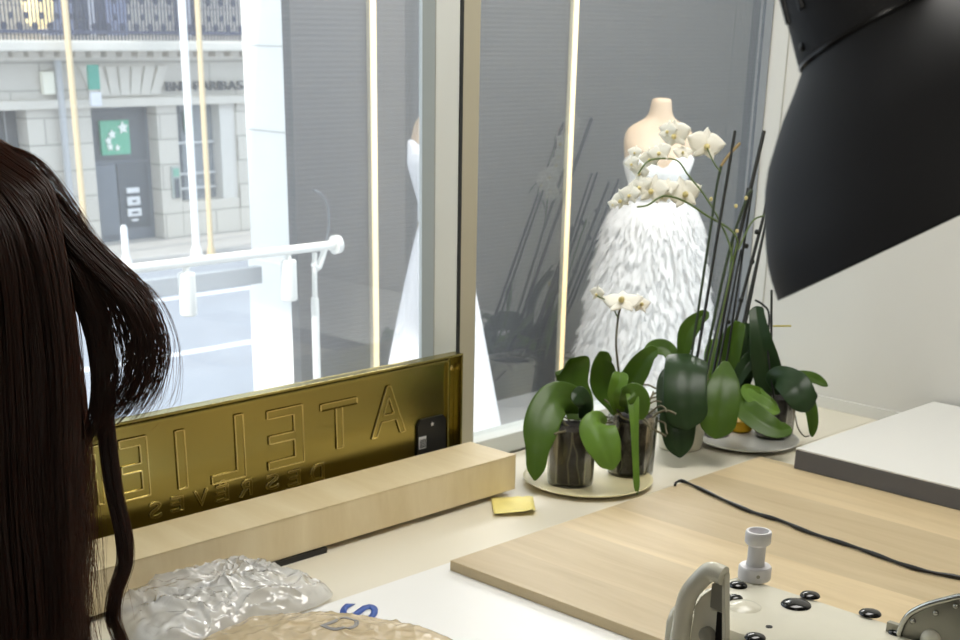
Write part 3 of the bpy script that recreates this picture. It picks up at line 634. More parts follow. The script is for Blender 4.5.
# ================================================================== ORCHIDS
def leaf(parent, pts, w, m, tilt=(0, 0, 0), fold=.25, tip=.62, shape=None, r0=0):
    """pts: (px, py, depth); w: half-width in px at the widest place"""
    P = cr([at(*p) for p in pts], 18); dep = pts[len(pts) // 2][2]; W_ = w * dep / F_PX
    rr = []
    for i, p in enumerate(P):
        t = i / 18; tg_ = (P[min(i + 1, 18)] - P[max(i - 1, 0)]).normalized()
        n = (EYE - p).normalized() + Vector(tilt); n = (n - tg_ * n.dot(tg_)).normalized(); s = tg_.cross(n)
        wt = (.42 + .58 * min(1, t / tip) ** .8) if t < tip else math.sqrt(max(0, 1 - ((t - tip) / (1.003 - tip)) ** 2.3))
        if shape:
            sh_ = shape[:-1] + [max(shape[-1], .82)]; wt = interp(sh_, t) * (math.sqrt(max(0, 1 - ((t - .82) / .1803) ** 2)) if t > .82 else 1)
        if r0 and t < r0: wt *= math.sqrt(max(.02, 1 - (1 - t / r0) ** 2))
        wt = max(wt, .03) * W_; r = []
        for j in range(9):
            u = (j - 4) / 4; r.append(p + s * u * wt + n * (abs(u) ** 1.4 * fold * wt - .06 * wt * (abs(u) < .1)))
        rr.append(r)
    return MB().rings(rr, closed=False).build('leaf', m, parent, 180, [('SOLIDIFY', dict(thickness=.0016, offset=0)), ('SUBSURF', dict(levels=1, render_levels=1))])
def flower(parent, px, py, dep, size, face=(0, 0, 0), roll=0):
    c = at(px, py, dep); n = ((EYE - c).normalized() + Vector(face)).normalized(); u = Vector((0, 0, 1)); u = (u - n * u.dot(n)).normalized(); v = u.cross(n)
    r = size * dep / F_PX; mb = MB()
    def petal(ang, ln, wd, lift):
        d = u * math.sin(ang + roll) + v * math.cos(ang + roll); s = n.cross(d); rr = []
        for i in range(9):
            t = i / 8; ww = wd * math.sin(PI * (.12 + .86 * t) ** .8) if t < 1 else .02
            rr.append([c + d * ln * t * r + s * k / 3 * ww * r + n * r * (lift * t * t - .25 * (k / 3) ** 2 * wd + .02 * math.sin(9 * k + 5 * t)) for k in range(-3, 4)])
        mb.rings(rr, closed=False)
    for ang, ln, wd, lf in ((PI / 2, .85, .3, -.1), (-PI / 2 - .65, .85, .3, -.05), (-PI / 2 + .65, .85, .3, -.05)): petal(ang, ln, wd, lf)
    for ang in (.15, PI - .15): petal(ang, 1.0, .55, .12)
    o = mb.build('flower', M['petal'], parent, 180, [('SOLIDIFY', dict(thickness=.0008))])
    MB().lathe([(.03 * r, 0), (.13 * r, .08 * r), (.16 * r, .2 * r), (.08 * r, .34 * r), (.01 * r, .38 * r)], c - u * .1 * r, n - u * .4, 10).build('lip', M['lip'], o, 180)
    return o
def stem(parent, pts, r, m, name='stem', n=24):
    P = cr([at(*p) for p in pts], n) if len(pts) > 2 else [at(*p) for p in pts]
    return MB().tube(P, r, 7).build(name, m, parent, 60)
def roots(parent, c, r, z, n, seed, spread=1.2):
    rnd = random.Random(seed); mb = MB()
    for i in range(n):
        a = rnd.uniform(0, 2 * PI); p = Vector((c[0] + r * .3 * math.cos(a), c[1] + r * .3 * math.sin(a), z))
        pts = [p]; d = Vector((math.cos(a), math.sin(a), .8))
        for k in range(6):
            d += Vector((rnd.uniform(-.6, .6), rnd.uniform(-.6, .6), rnd.uniform(-.7, .25))); d.normalize(); pts.append(pts[-1] + d * r * .28 * spread)
        mb.tube(cr(pts, 14), rnd.uniform(.0014, .0024), 6)
    return mb.build('aerial_roots', M['root'], parent, 60)
def clear_pot(parent, c, r, h, z0, seed, fill=.86):
    pot = MB().lathe([(.002, .001), (r * .88, 0), (r * .9, .003), (r * .96, h * .8), (r, h * .9), (r, h), (r * .97, h), (r * .96, h * .9), (r * .92, h * .78), (r * .87, .004), (.002, .004)], (c[0], c[1], z0), seg=40).build('clear_pot', M['clearpot'], parent, 40)
    rnd = random.Random(seed); mb = MB(); rr = []
    for i in range(14):
        t = i / 13; rad = (r * .81 + (r * .88 - r * .81) * t); zz = z0 + .006 + (h * fill) * t
        rr.append([Vector((c[0] + (rad + .0035 * noise.noise(Vector((k * .9, i * 1.1, seed)))) * math.cos(2 * PI * k / 30), c[1] + (rad + .0035 * noise.noise(Vector((k * .9, i * 1.1, seed + 9)))) * math.sin(2 * PI * k / 30), zz)) for k in range(30)])
    rr.append([Vector((c[0] + r * .3 * math.cos(2 * PI * k / 30), c[1] + r * .3 * math.sin(2 * PI * k / 30), z0 + .012 + h * fill)) for k in range(30)])
    b = mb.rings(rr).build('bark', M['bark'], parent, 60)
    mb = MB()
    for i in range(9):
        a = rnd.uniform(0, 2 * PI); pts = []
        for k in range(6):
            t = k / 5; rad = r * .855 + r * .05 * (1 - t); a += rnd.uniform(-.25, .25); pts.append((c[0] + rad * math.cos(a), c[1] + rad * math.sin(a), z0 + h * fill * (1 - t) + .006))
        mb.tube(cr(pts, 12), .0017, 6)
    mb.build('pot_root', M['root'], b, 60)
# saucers
def saucer(name, label, c, r, m, yel):
    t = thing(name, label, 'saucer', (c[0], c[1], ZC))
    MB().lathe([(r * .6, 0), (r * .72, .001), (r * .97, .009), (r, .0115), (r * .985, .0125), (r * .94, .0105), (r * .7, .0045), (.002, .0040)], (c[0], c[1], ZC), seg=64).build('dish', m, t, 50)
    return t
cA = onz(588, 477, ZC + .011); saucer('plant_saucer', 'cream saucer with yellow inside under the two front orchids', cA, .123, mat('cream_yellow_plate', '#e3d8ac', .3, var=.10, scale=9), True)
cD = onz(747, 437.5, ZC + .011); saucer('plant_saucer', 'white saucer under the rear orchids beside the white slab', cD, .108, M['plate_white'], False)
yb = onz(741, 424, ZC + .02)
tag(MB().lathe([(.018, 0), (.024, .004), (.025, .024), (.022, .026)], (yb.x, yb.y, ZC + .0055), seg=24).build('yellow_cup', M['yellow_bright'], None, 40), 'small bright yellow cup half hidden on the white saucer', 'cup')

# --- orchid A: front left
pA = onz(570, 482, ZC + .005); dA = 2.60
oA = thing('potted_orchid', 'leafy orchid in clear pot at left of the front saucer, no flowers', 'orchid', (pA.x, pA.y, ZC + .005), 'orchids on the worktop')
pA.z = 0; clear_pot(oA, (pA.x, pA.y), .048, .118, ZC + .0052, 3)
roots(oA, (pA.x, pA.y), .045, ZC + .10, 14, 5, .8)
leaf(oA, [(584, 415, 2.63), (573, 400, 2.60), (557, 398, 2.57), (544, 416, 2.55), (538, 445, 2.54), (535, 481, 2.55)], 19, M['leaf'], (0, 0, .15), -.10, .6, [.55, .7, .85, 1.0, 1.0, .95, .55, .1])
leaf(oA, [(580, 420, 2.62), (577, 402, 2.63), (572, 384, 2.63), (571, 366, 2.62), (569, 359, 2.60)], 19, M['leaf'], (.2, 0, 0), .35, .7, [.7, .8, .85, .8, .85, .95, 1.0, .9])
leaf(oA, [(583, 419, 2.61), (585, 405, 2.58), (579, 396, 2.57), (572, 392, 2.57)], 10, M['leaf_dark'], (0, 0, .4), .2)
leaf(oA, [(575, 420, 2.66), (584, 412, 2.68), (590, 405, 2.69)], 7, M['leaf_dark'], (0, 0, .2), .2)
# --- orchid B: front right, with a short flower spike
pB = onz(630, 472, ZC + .005)
oB = thing('potted_orchid', 'orchid in clear pot at right of the front saucer with one short flower spike', 'orchid', (pB.x, pB.y, ZC + .005), 'orchids on the worktop')
clear_pot(oB, (pB.x, pB.y), .049, .118, ZC + .0052, 8)
roots(oB, (pB.x, pB.y), .05, ZC + .10, 16, 11, .95)
leaf(oB, [(618, 414, 2.66), (612, 400, 2.66), (604, 382, 2.65), (603, 362, 2.62), (608, 352, 2.60)], 15, M['leaf'], (.1, 0, .1), .18, .55, [.4, .55, .8, 1, .95, .75, .5, .15])
leaf(oB, [(622, 412, 2.66), (626, 392, 2.65), (637, 372, 2.63), (648, 356, 2.61), (658, 349, 2.60)], 13, M['leaf'], (-.1, 0, .3), .22, .55, [.5, .75, .95, 1.0, .95, .75, .5, .15])
leaf(oB, [(620, 412, 2.64), (623, 396, 2.60), (631, 390, 2.57), (634, 412, 2.555), (635, 445, 2.555), (636, 470, 2.56), (637, 495, 2.57)], 7, M['leaf_light'], (0, 0, 0), .15, .4, [.6, .8, 1.0, .9, .6, .5, .45, .35])
leaf(oB, [(617, 413, 2.64), (614, 396, 2.60), (619, 381, 2.59), (620, 372, 2.60)], 9, M['leaf_light'], (.2, 0, .3), .4)
leaf(oB, [(606, 424, 2.59), (599, 420, 2.56), (597, 428, 2.54), (605, 448, 2.53), (613, 470, 2.54)], 19, M['leaf_light'], (0, 0, .1), -.08, .5, [.25, .4, .7, .95, 1.0, .95, .7, .2])
leaf(oB, [(624, 412, 2.65), (627, 398, 2.58), (633, 392, 2.56), (640, 402, 2.56), (641, 420, 2.57)], 11, M['leaf'], (0, 0, .3), .2)
stem(oB, [(620, 400, 2.64), (619, 375, 2.62), (616, 345, 2.60), (618, 318, 2.60), (620, 309, 2.60)], .0022, mat('purple_green_stem', '#5d5a48', .5))
stem(oB, [(618, 318, 2.60), (610, 303, 2.59), (597, 296, 2.59)], .0013, M['stem'])
flower(oB, 622, 300, 2.585, 21, (.1, .2, 1.2), .1); flower(oB, 640, 303, 2.60, 13, (.6, -.3, .4), -.2); flower(oB, 597, 293, 2.59, 9, (-.5, .5, -.2))
# --- orchid C: white ceramic pot with tall spikes
pC = onz(680, 447, ZC)
oC = thing('potted_orchid', 'tall orchid in white ceramic pot with long arching sprays of white flowers', 'orchid', (pC.x, pC.y, ZC), 'orchids on the worktop')
MB().lathe([(.038, 0), (.044, .002), (.055, .10), (.056, .104), (.053, .104), (.05, .09), (.002, .088)], (pC.x, pC.y, ZC), seg=48).build('ceramic_pot', M['ceramic'], oC, 40)
MB().lathe([(.049, 0), (.045, .006), (.02, .012), (.002, .013)], (pC.x, pC.y, ZC + .088), seg=24).build('bark', M['bark'], oC, 60)
roots(oC, (pC.x, pC.y), .05, ZC + .10, 14, 21, 1.0)
leaf(oC, [(689, 354, 2.76), (686, 368, 2.71), (685, 398, 2.69), (688, 430, 2.70)], 22, M['leaf_dark'], (0, 0, .1), -.09, .6, [.95, 1.0, 1.0, 1.0, 1.0, 1.0, .92], .09)
stem(oC, [(692, 400, 2.80), (692, 376, 2.79), (689, 357, 2.765)], .005, M['leaf_dark'], 'petiole')
leaf(oC, [(688, 392, 2.80), (678, 376, 2.76), (676, 392, 2.73), (678, 425, 2.72), (680, 458, 2.73)], 20, M['leaf_dark'], (0, 0, 0), -.1, .6, [.7, .8, .9, 1.0, 1.0, .95, .8, .2])
leaf(oC, [(726, 361, 2.75), (724, 382, 2.72), (720, 410, 2.71), (715, 439, 2.72)], 19, M['leaf'], (.1, 0, 0), -.05, .5, [.16, .55, .85, 1.0, 1.0, .98, .8])
stem(oC, [(703, 400, 2.80), (713, 378, 2.79), (725, 363, 2.755)], .004, M['leaf'], 'petiole')
leaf(oC, [(688, 392, 2.82), (676, 366, 2.83), (668, 350, 2.84), (655, 348, 2.84), (645, 356, 2.83)], 9, M['leaf'], (0, 0, .5), .2)
leaf(oC, [(685, 390, 2.80), (683, 362, 2.80), (686, 336, 2.79), (697, 321, 2.78), (709, 312, 2.78)], 10, M['leaf'], (.2, 0, .3), .35, .5, [.3, .45, .6, .8, 1.0, .9, .6, .2])
# stakes and spikes
def stake(o, a, b, r=.0028): MB().tube([a, b], r, 7).build('stake', M['stake'], o, 60)
stake(oC, at(690, 400, 2.78), at(735, 131, 2.74), .0032)
stem(oC, [(686, 392, 2.79), (702, 285, 2.77), (711, 225, 2.76), (716, 190, 2.755), (721, 166, 2.75)], .0028, M['stem_dark'])
stem(oC, [(721, 166, 2.75), (728, 156, 2.745), (740, 143, 2.74)], .003, M['stem_tan'])
stem(oC, [(721, 172, 2.75), (714, 163, 2.74), (707, 148, 2.73)], .0015, M['stem'])
stake(oC, at(702, 395, 2.84), at(764, 131, 2.80), .0042)
stem(oC, [(698, 395, 2.83), (727, 260, 2.80), (746, 200, 2.79), (752, 190, 2.79)], .0032, M['stem_dark'])
stem(oC, [(704, 395, 2.83), (733, 262, 2.80), (737, 240, 2.79), (728, 228, 2.775), (706, 215, 2.75), (684, 201, 2.74), (664, 196, 2.73), (648, 205, 2.72), (637, 207, 2.72)], .002, M['stem'], n=40)
stem(oC, [(733, 262, 2.80), (728, 240, 2.79), (716, 214, 2.77), (702, 192, 2.75), (688, 175, 2.745), (680, 163, 2.74), (672, 159, 2.74), (655, 159, 2.735), (646, 163, 2.73), (638, 174, 2.73)], .0018, M['stem'], n=40)
stem(oC, [(738, 250, 2.80), (752, 222, 2.80), (765, 215, 2.81)], .0018, M['stem'])
for px, py in ((736, 206), (737, 231), (711, 199), (746, 198)):
    MB().lathe([(.001, -.004), (.0035, -.002), (.0035, .002), (.001, .004)], at(px, py, 2.765), seg=8).build('bud', M['lip'], oC, 60)
for px, py, s, fc, ro in ((675, 134, 17, (-.2, .3, .1), .2), (706, 144, 20, (.2, -.2, .2), -.15), (668, 130, 11, (-.6, .5, 0), 0), (660, 152, 13, (-.3, .4, .3), .3), (650, 158, 12, (-.5, .3, -.2), .2), (640, 172, 11, (-.6, .4, -.3), 0), (683, 152, 10, (.2, .1, .5), 0), (632, 163, 9, (-.6, .5, -.1), .3),
                         (684, 192, 20, (.3, -.2, .3), .15), (652, 189, 18, (-.2, .2, .2), -.1), (640, 186, 13, (-.5, .3, .1), .2), (667, 186, 12, (0, .1, .6), 0), (621, 199, 12, (-.5, .5, -.2), .4), (630, 194, 12, (-.4, .4, 0), 0), (662, 196, 9, (0, 0, -.2), 0), (613, 204, 6, (-.7, .4, 0), 0), (635, 152, 8, (-.4, .4, .2), 0)):
    flower(oC, px, py, 2.735 + (px % 7) * .004, s, fc, ro)
# --- orchid D and E on the rear saucer
pE = onz(714, 434, ZC + .006)
oE = thing('potted_orchid', 'orchid in clear pot with dark bare stakes, at left of the rear saucer', 'orchid', (pE.x, pE.y, ZC + .006), 'orchids on the worktop')
clear_pot(oE, (pE.x, pE.y), .036, .085, ZC + .0056, 31)
roots(oE, (pE.x, pE.y), .04, ZC + .085, 8, 41, .8)
leaf(oE, [(730, 392, 2.93), (727, 372, 2.92), (731, 345, 2.90), (737, 330, 2.89), (741, 322, 2.89)], 12, M['leaf'], (0, 0, .1), .5, .5, [.6, .8, .95, 1, .95, .8, .5, .2])
leaf(oE, [(722, 396, 2.93), (712, 380, 2.92), (712, 355, 2.91), (716, 338, 2.91)], 8, M['leaf_light'], (0, 0, .2), .4)
leaf(oE, [(735, 395, 2.92), (752, 392, 2.88), (765, 404, 2.86), (778, 411, 2.86)], 9, M['leaf_light'], (0, 0, .5), .2)
for a, b, r in (((716, 395, 2.92), (768, 200, 2.90), .0036), ((727, 394, 2.93), (772, 196, 2.92), .003), ((709, 395, 2.90), (748, 188, 2.86), .003)): stake(oE, at(*a), at(*b), r)
for a, b, r_ in (((722, 392, 2.90), (752, 190, 2.85), .0026), ((732, 392, 2.94), (762, 240, 2.93), .003), ((712, 400, 2.88), (741, 250, 2.86), .0024)): stake(oE, at(*a), at(*b), r_)
for px, py, d_ in ((741, 300, 2.91), (752, 262, 2.91), (746, 246, 2.88), (728, 322, 2.89), (757, 232, 2.90)):
    c_ = at(px, py, d_); MB().lathe([(.003, -.005), (.0055, -.003), (.0055, .003), (.003, .005)], c_, (.2, 0, 1), 10).build('clip', M['stake'], oE, 60)
leaf(oE, [(736, 398, 2.93), (744, 372, 2.92), (748, 345, 2.92), (744, 322, 2.92)], 11, M['leaf_dark'], (.2, 0, .1), .3, .5, [.6, .9, 1.0, .9, .8])
leaf(oE, [(728, 400, 2.92), (742, 372, 2.90), (754, 358, 2.90), (764, 352, 2.91)], 9, M['leaf_dark'], (.1, 0, .5), .3, .5)
stem(oE, [(720, 396, 2.91), (722, 330, 2.90), (728, 285, 2.89), (733, 240, 2.88)], .0022, M['stem'])
pD = onz(773, 435, ZC + .006)
oD = thing('potted_orchid', 'dark leaved orchid in clear pot at right of the rear saucer, next to the slab', 'orchid', (pD.x, pD.y, ZC + .006), 'orchids on the worktop')
clear_pot(oD, (pD.x, pD.y), .045, .10, ZC + .0056, 51, .8)
roots(oD, (pD.x, pD.y), .04, ZC + .095, 8, 61, .8)
leaf(oD, [(770, 395, 2.90), (768, 372, 2.88), (762, 345, 2.86), (758, 322, 2.86), (756, 306, 2.87)], 15, M['leaf_dark'], (-.3, 0, .1), .3, .4, [.75, .95, 1.0, .9, .72, .6, .5, .3])
leaf(oD, [(768, 385, 2.88), (778, 376, 2.84), (793, 384, 2.80), (803, 400, 2.79), (807, 412, 2.80)], 16, M['leaf_dark'], (0, 0, .3), -.06, .5)
leaf(oD, [(775, 388, 2.91), (792, 378, 2.90), (812, 378, 2.90), (828, 386, 2.91)], 7, M['leaf'], (0, 0, .8), .2, .5)
leaf(oD, [(766, 396, 2.88), (752, 397, 2.84), (742, 404, 2.81), (760, 421, 2.78), (778, 430, 2.77), (792, 428, 2.78)], 13, M['leaf'], (0, 0, .6), .15, .5, [.4, .6, .8, 1.0, 1.0, .9, .7, .35])
leaf(oD, [(764, 392, 2.88), (748, 388, 2.84), (750, 396, 2.82), (768, 408, 2.80), (780, 412, 2.80)], 8, M['leaf_light'], (0, 0, .7), .2)
leaf(oD, [(790, 395, 2.88), (804, 398, 2.86), (810, 405, 2.85), (813, 422, 2.85), (812, 437, 2.86)], 6.5, M['leaf'], (0, 0, 0), .2, .4)
leaf(oD, [(785, 392, 2.92), (800, 388, 2.93), (810, 396, 2.94), (813, 402, 2.94)], 7, M['leaf_dark'], (0, 0, .4), .2)
stem(oD, [(774, 398, 2.87), (768, 352, 2.86), (769, 315, 2.86), (763, 305, 2.86), (755, 300, 2.86)], .0022, M['stake'])
stake(oD, at(771, 400, 2.90), at(771.5, 290, 2.88), .0026)
stem(oD, [(795, 415, 2.84), (798, 428, 2.83), (804, 436, 2.84), (809, 436, 2.85)], .0014, M['root'])
mb = MB(); a = at(773, 326, 2.88); b = at(791, 326, 2.88)
mb.tube([a, b], .0036, 6, flat=.5).build('plant_tag', mat('olive_tag', '#b3a321', .5), oD)

# ================================================================== PLASTIC BAGS
def bag(name, label, outline, z0, h, m, seed, rough, freq, res=70, cat='bag', peak=1.0):
    # outline: pixel polygon on the surface z0; radial grid from its centroid
    P = [onz(px, py, z0) for px, py in outline]; c = sum(P, Vector()) / len(P); n = len(P); rings = []
    NA = 200; bd_ = cr(P + [P[0]], NA)[:-1]
    for i in range(1, 61):
        t = i / 60; r = []
        for k in range(NA):
            p = c.lerp(bd_[k], t); hh = h * (1 - t ** 2.6) ** .7 * peak
            q = Vector((p.x * freq, p.y * freq, seed)); qq = q + noise.noise_vector(q * .7) * .9; rid = max(0, 1 - abs(noise.noise(qq)) * 2.2) ** 3; rid2 = max(0, 1 - abs(noise.noise(qq * 2.6 + Vector((3, 1, 5)))) * 2.2) ** 3
            env = min(1, (1 - t) * 6 + .12)
            z = hh + env * rough * (rid * .6 + rid2 * .4 + .35 * noise.noise(q * 5))
            d = noise.noise_vector(q * 1.6) * rough * .8 * env
            r.append(Vector((p.x + d.x, p.y + d.y, z0 + max(.0006, z))))
        rings.append(r)
    mb = MB(); mb.rings(rings[::-1], False, True)
    return mb.build(name, m, None, 180 if rough < .008 else 50)
M['film'] = thin('clear_film', (.96, .96, .95, 1), .6, .10, 2.0, (.97, .97, .97), .35)
M['tan_film'] = thin('tan_film', lin('#e6d2ab'), .75, .25, 1.0, (.95, .85, .7), .3)
tag(bag('plastic_bag', '', [(112, 612), (122, 592), (150, 583), (190, 577), (215, 570), (240, 568), (262, 567), (290, 575), (318, 583), (333, 594), (318, 606), (280, 618), (238, 632), (190, 650), (140, 650)], ZC + .0125, .034, M['film'], 3.3, .011, 15), 'crumpled clear plastic bag lying against the front of the birch box', 'plastic bag')
tf = tag(bag('packaging_film', '', [(180, 650), (222, 628), (262, 618), (310, 615), (352, 618), (400, 625), (430, 632), (452, 640), (470, 655), (450, 690), (320, 700), (220, 690)], ZC + .0125, .022, M['tan_film'], 8.1, .005, 14), 'tan translucent packaging film lying on the white board at the bottom edge', 'packaging')
from mathutils.bvhtree import BVHTree
bv = BVHTree.FromObject(tf, bpy.context.evaluated_depsgraph_get())
t = text_mesh('D', .05, .04, .0005); bmesh.ops.subdivide_edges(t, edges=t.edges[:], cuts=3, use_grid_fill=True)
c0 = onz(343, 625, ZC + .035); xa = (onz(360, 632, ZC + .035) - onz(330, 620, ZC + .035)); mx = frame_mx((c0.x, c0.y, 0), (xa.x, xa.y, 0), (-xa.y, xa.x, 0))
for v in t.verts:
    p = mx @ v.co; h = bv.ray_cast(Vector((p.x, p.y, 2)), Vector((0, 0, -1)))[0]; p.z = (h.z if h else ZC + .02) + .0006 + v.co.z; v.co = p
MB().add(t).build('printed_letter', M['grey_print'], tf)

# ================================================================== PERSON
def skin_obj(name, V, E_, rad, m, parent, root=0, sub=2, label=None):
    me = bpy.data.meshes.new(name); off = wloc(parent); me.from_pydata([Vector(v) - off for v in V], E_, [])
    o = bpy.data.objects.new(name, me); COL.objects.link(o); o.parent = parent
    s = o.modifiers.new('Skin', 'SKIN'); s.use_smooth_shade = True
    for i, r in enumerate(rad): sv = me.skin_vertices[0].data[i]; sv.radius = (r, r) if not isinstance(r, tuple) else r; sv.use_root = (i == root)
    ss = o.modifiers.new('Sub', 'SUBSURF'); ss.levels = sub; ss.render_levels = sub
    dg_ = bpy.context.evaluated_depsgraph_get(); me2 = bpy.data.meshes.new_from_object(o.evaluated_get(dg_)); o.modifiers.clear(); o.data = me2; me2.name = name
    bpy.data.meshes.remove(me); me2.materials.clear(); me2.materials.append(m)
    for p in me2.polygons: p.use_smooth = True
    if label: o['label'] = label
    return o
HC = at(-42, 261, 1.31)          # head centre
px0, py0 = HC.x - .29, HC.y + .09
pe = thing('person', 'person with long dark wavy hair at left, bowed over the worktop', 'person', (px0, py0, 0))
px0, py0 = px0, py0   # pelvis
fwd = Vector((.955, -.297, 0)).normalized(); lat = Vector((-fwd.y, fwd.x, 0))     # facing the table
def B(f, l, z): return Vector((px0, py0, 0)) + fwd * f + lat * l + Vector((0, 0, z))
V = []; E_ = []; Rr = []
def J(p, r, par=None):
    V.append(p); Rr.append(r); i = len(V) - 1
    if par is not None: E_.append((par, i))
    return i
pel = J(B(0, 0, .78), .125); waist = J(B(.03, 0, .90), .105, pel); chest = J(B(.10, 0, 1.04), .12, waist); clav = J(B(.17, 0, 1.15), .085, chest)
nk = J(B(.225, 0, 1.225), .048, clav); hb = J(HC - fwd * .01 - Vector((0, 0, .075)), .056, nk); hm = J(HC + Vector((0, 0, .0)), .082, hb); ht = J(HC - fwd * .01 + Vector((0, 0, .055)), .062, hm)
jaw = J(HC + fwd * .055 - Vector((0, 0, .095)), .033, hb)
torso_ids = (pel, waist, chest, clav)
arms = []; legs = []
for s in (1, -1):
    sh_ = J(B(.17, .155 * s, 1.12), .052, clav); el = J(B(.13, .235 * s, .86), .038, sh_); wr = J(B(.24, .15 * s, .685), .025, el); pm = J(B(.29, .12 * s, .66), .027, wr)
    arms.append((sh_, el, wr))
    pd = (B(.36, .09 * s, .645) - B(.29, .12 * s, .66)).normalized()
    for k, (o_, l_) in enumerate(((-.024, .062), (-.008, .072), (.008, .068), (.023, .055))):
        a = J(V[pm] + pd * .035 + lat * o_, .0095, pm); b_ = J(V[a] + pd * l_ * .55 + Vector((0, 0, -.006)), .0085, a); J(V[b_] + pd * l_ * .35 + Vector((0, 0, -.016)), .007, b_)
    a = J(V[pm] + pd * .005 - lat * .03 * s, .0105, pm); b_ = J(V[a] + pd * .03 - lat * .012 * s, .009, a); J(V[b_] + pd * .022, .0075, b_)
    hip = J(B(.0, .09 * s, .72), .095, pel); kn = J(B(.22, .11 * s, .46), .058, hip); an = J(B(.06, .11 * s, .09), .036, kn); ba = J(B(.17, .115 * s, .045), .032, an); J(B(.22, .115 * s, .03), .022, ba)
    legs.append((hip, kn, an))
skin_m = mat('skin', '#b98a70', .5, var=.04)
body = skin_obj('body', V, E_, Rr, skin_m, pe)
# face: nose, eyes, mouth, ears
mbn = MB().lathe([(.013, 0), (.010, .012), (.003, .024)], HC + fwd * .082 - Vector((0, 0, .03)), fwd - Vector((0, 0, .5)), 14); mbn.build('nose', skin_m, body, 60)
for s in (1, -1):
    MB().lathe([(.001, -.010), (.009, -.006), (.011, 0), (.008, .006), (.001, .009)], HC + fwd * .074 + lat * .03 * s - Vector((0, 0, .002)), fwd, 14).build('eye', mat('eye_white', '#e8e4de', .2), body, 60)
    MB().lathe([(.002, -.008), (.02, -.004), (.022, .002), (.012, .006)], HC + lat * .085 * s - Vector((0, 0, .01)), lat * s, 14, e=1.4).build('ear', skin_m, body, 60)
MB().tube([HC + fwd * .082 + lat * l_ - Vector((0, 0, .062 + abs(l_) * .1)) for l_ in (-.024, -.012, 0, .012, .024)], [.003, .006, .007, .006, .003], 8).build('mouth', mat('lips', '#9c5a50', .4), body, 60)
# clothes follow the same joints
cloth = mat('dark_knit', '#17161a', .85, bump=.3, bscale=200); jeans = mat('dark_trousers', '#1b1d24', .8)
VV, EE, RR = [], [], []
def copyj(ids, grow):
    base_ = len(VV)
    for i in ids: VV.append(V[i]); RR.append(Rr[i] + grow)
    for k in range(len(ids) - 1): EE.append((base_ + k, base_ + k + 1))
    return base_
copyj(torso_ids, .026); RR[0] += .012; VV[0] = VV[0] - Vector((0, 0, .02))
for a in arms:
    b_ = copyj(a, .019); EE.append((3, b_))
skin_obj('sweater', VV, EE, RR, cloth, pe)
VV, EE, RR = [], [], []
copyj((pel, waist), .026)
for a in legs:
    b_ = copyj(a, .018); EE.append((0, b_))
skin_obj('trousers', VV, EE, RR, jeans, pe)
for s, lg in zip((1, -1), legs):
    a = V[lg[2]]; MB().lathe([(.03, 0), (.043, .03), (.04, .09), (.036, .13)], Vector((a.x, a.y, 0)), seg=18).tube([B(.04, .112 * s, .035), B(.12, .113 * s, .035), B(.2, .115 * s, .032), B(.245, .115 * s, .028)], [.034, .04, .038, .022], 12, flat=.8).build('shoe', M['black'], pe, 60)
# stool under the person
st = thing('stool', 'low round black stool on which the person with long hair leans', 'stool', (px0, py0, 0))
MB().lathe([(.17, 0), (.18, .01), (.18, .04), (.16, .05)], (px0, py0, .565), seg=32).build('seat', M['black'], st, 40)
for k in range(4):
    a = PI / 4 + k * PI / 2; MB().tube([(px0 + .11 * math.cos(a), py0 + .11 * math.sin(a), .57), (px0 + .2 * math.cos(a), py0 + .2 * math.sin(a), 0)], .014, 10).build('leg', M['black_metal'], st, 40)

# hair: thin tapering strands
hm_ = bpy.data.materials.new('dark_brown_hair'); hm_.use_nodes = True
n_ = hm_.node_tree.nodes; L_ = hm_.node_tree.links; p_ = n_['Principled BSDF']; p_.inputs['Base Color'].default_value = (.034, .016, .009, 1); p_.inputs['Roughness'].default_value = .45
tl_ = n_.new('ShaderNodeBsdfTranslucent'); tl_.inputs[0].default_value = (.42, .15, .05, 1); mx_ = n_.new('ShaderNodeMixShader'); mx_.inputs[0].default_value = .42
L_.new(p_.outputs[0], mx_.inputs[1]); L_.new(tl_.outputs[0], mx_.inputs[2]); L_.new(mx_.outputs[0], n_['Material Output'].inputs[0])
hv, hf = [], []
hoff = wloc(pe)
def strand(P, r):
    n = len(P); b0 = len(hv)
    for i, p in enumerate(P):
        t = (P[min(i + 1, n - 1)] - P[max(i - 1, 0)]); t = t.normalized() if t.length > 1e-6 else Vector((0, 0, -1))
        u = t.cross(Vector((.3, .8, .5))).normalized(); v = t.cross(u); q = r * (1 - .75 * (i / (n - 1)) ** 2)
        for k in range(3): hv.append(p - hoff + (u * math.cos(k * 2.0944) + v * math.sin(k * 2.0944)) * q)
    for i in range(n - 1):
        for k in range(3):
            a = b0 + i * 3 + k; b = b0 + i * 3 + (k + 1) % 3; hf.append((a, b, b + 3, a + 3))
rnd = random.Random(12)
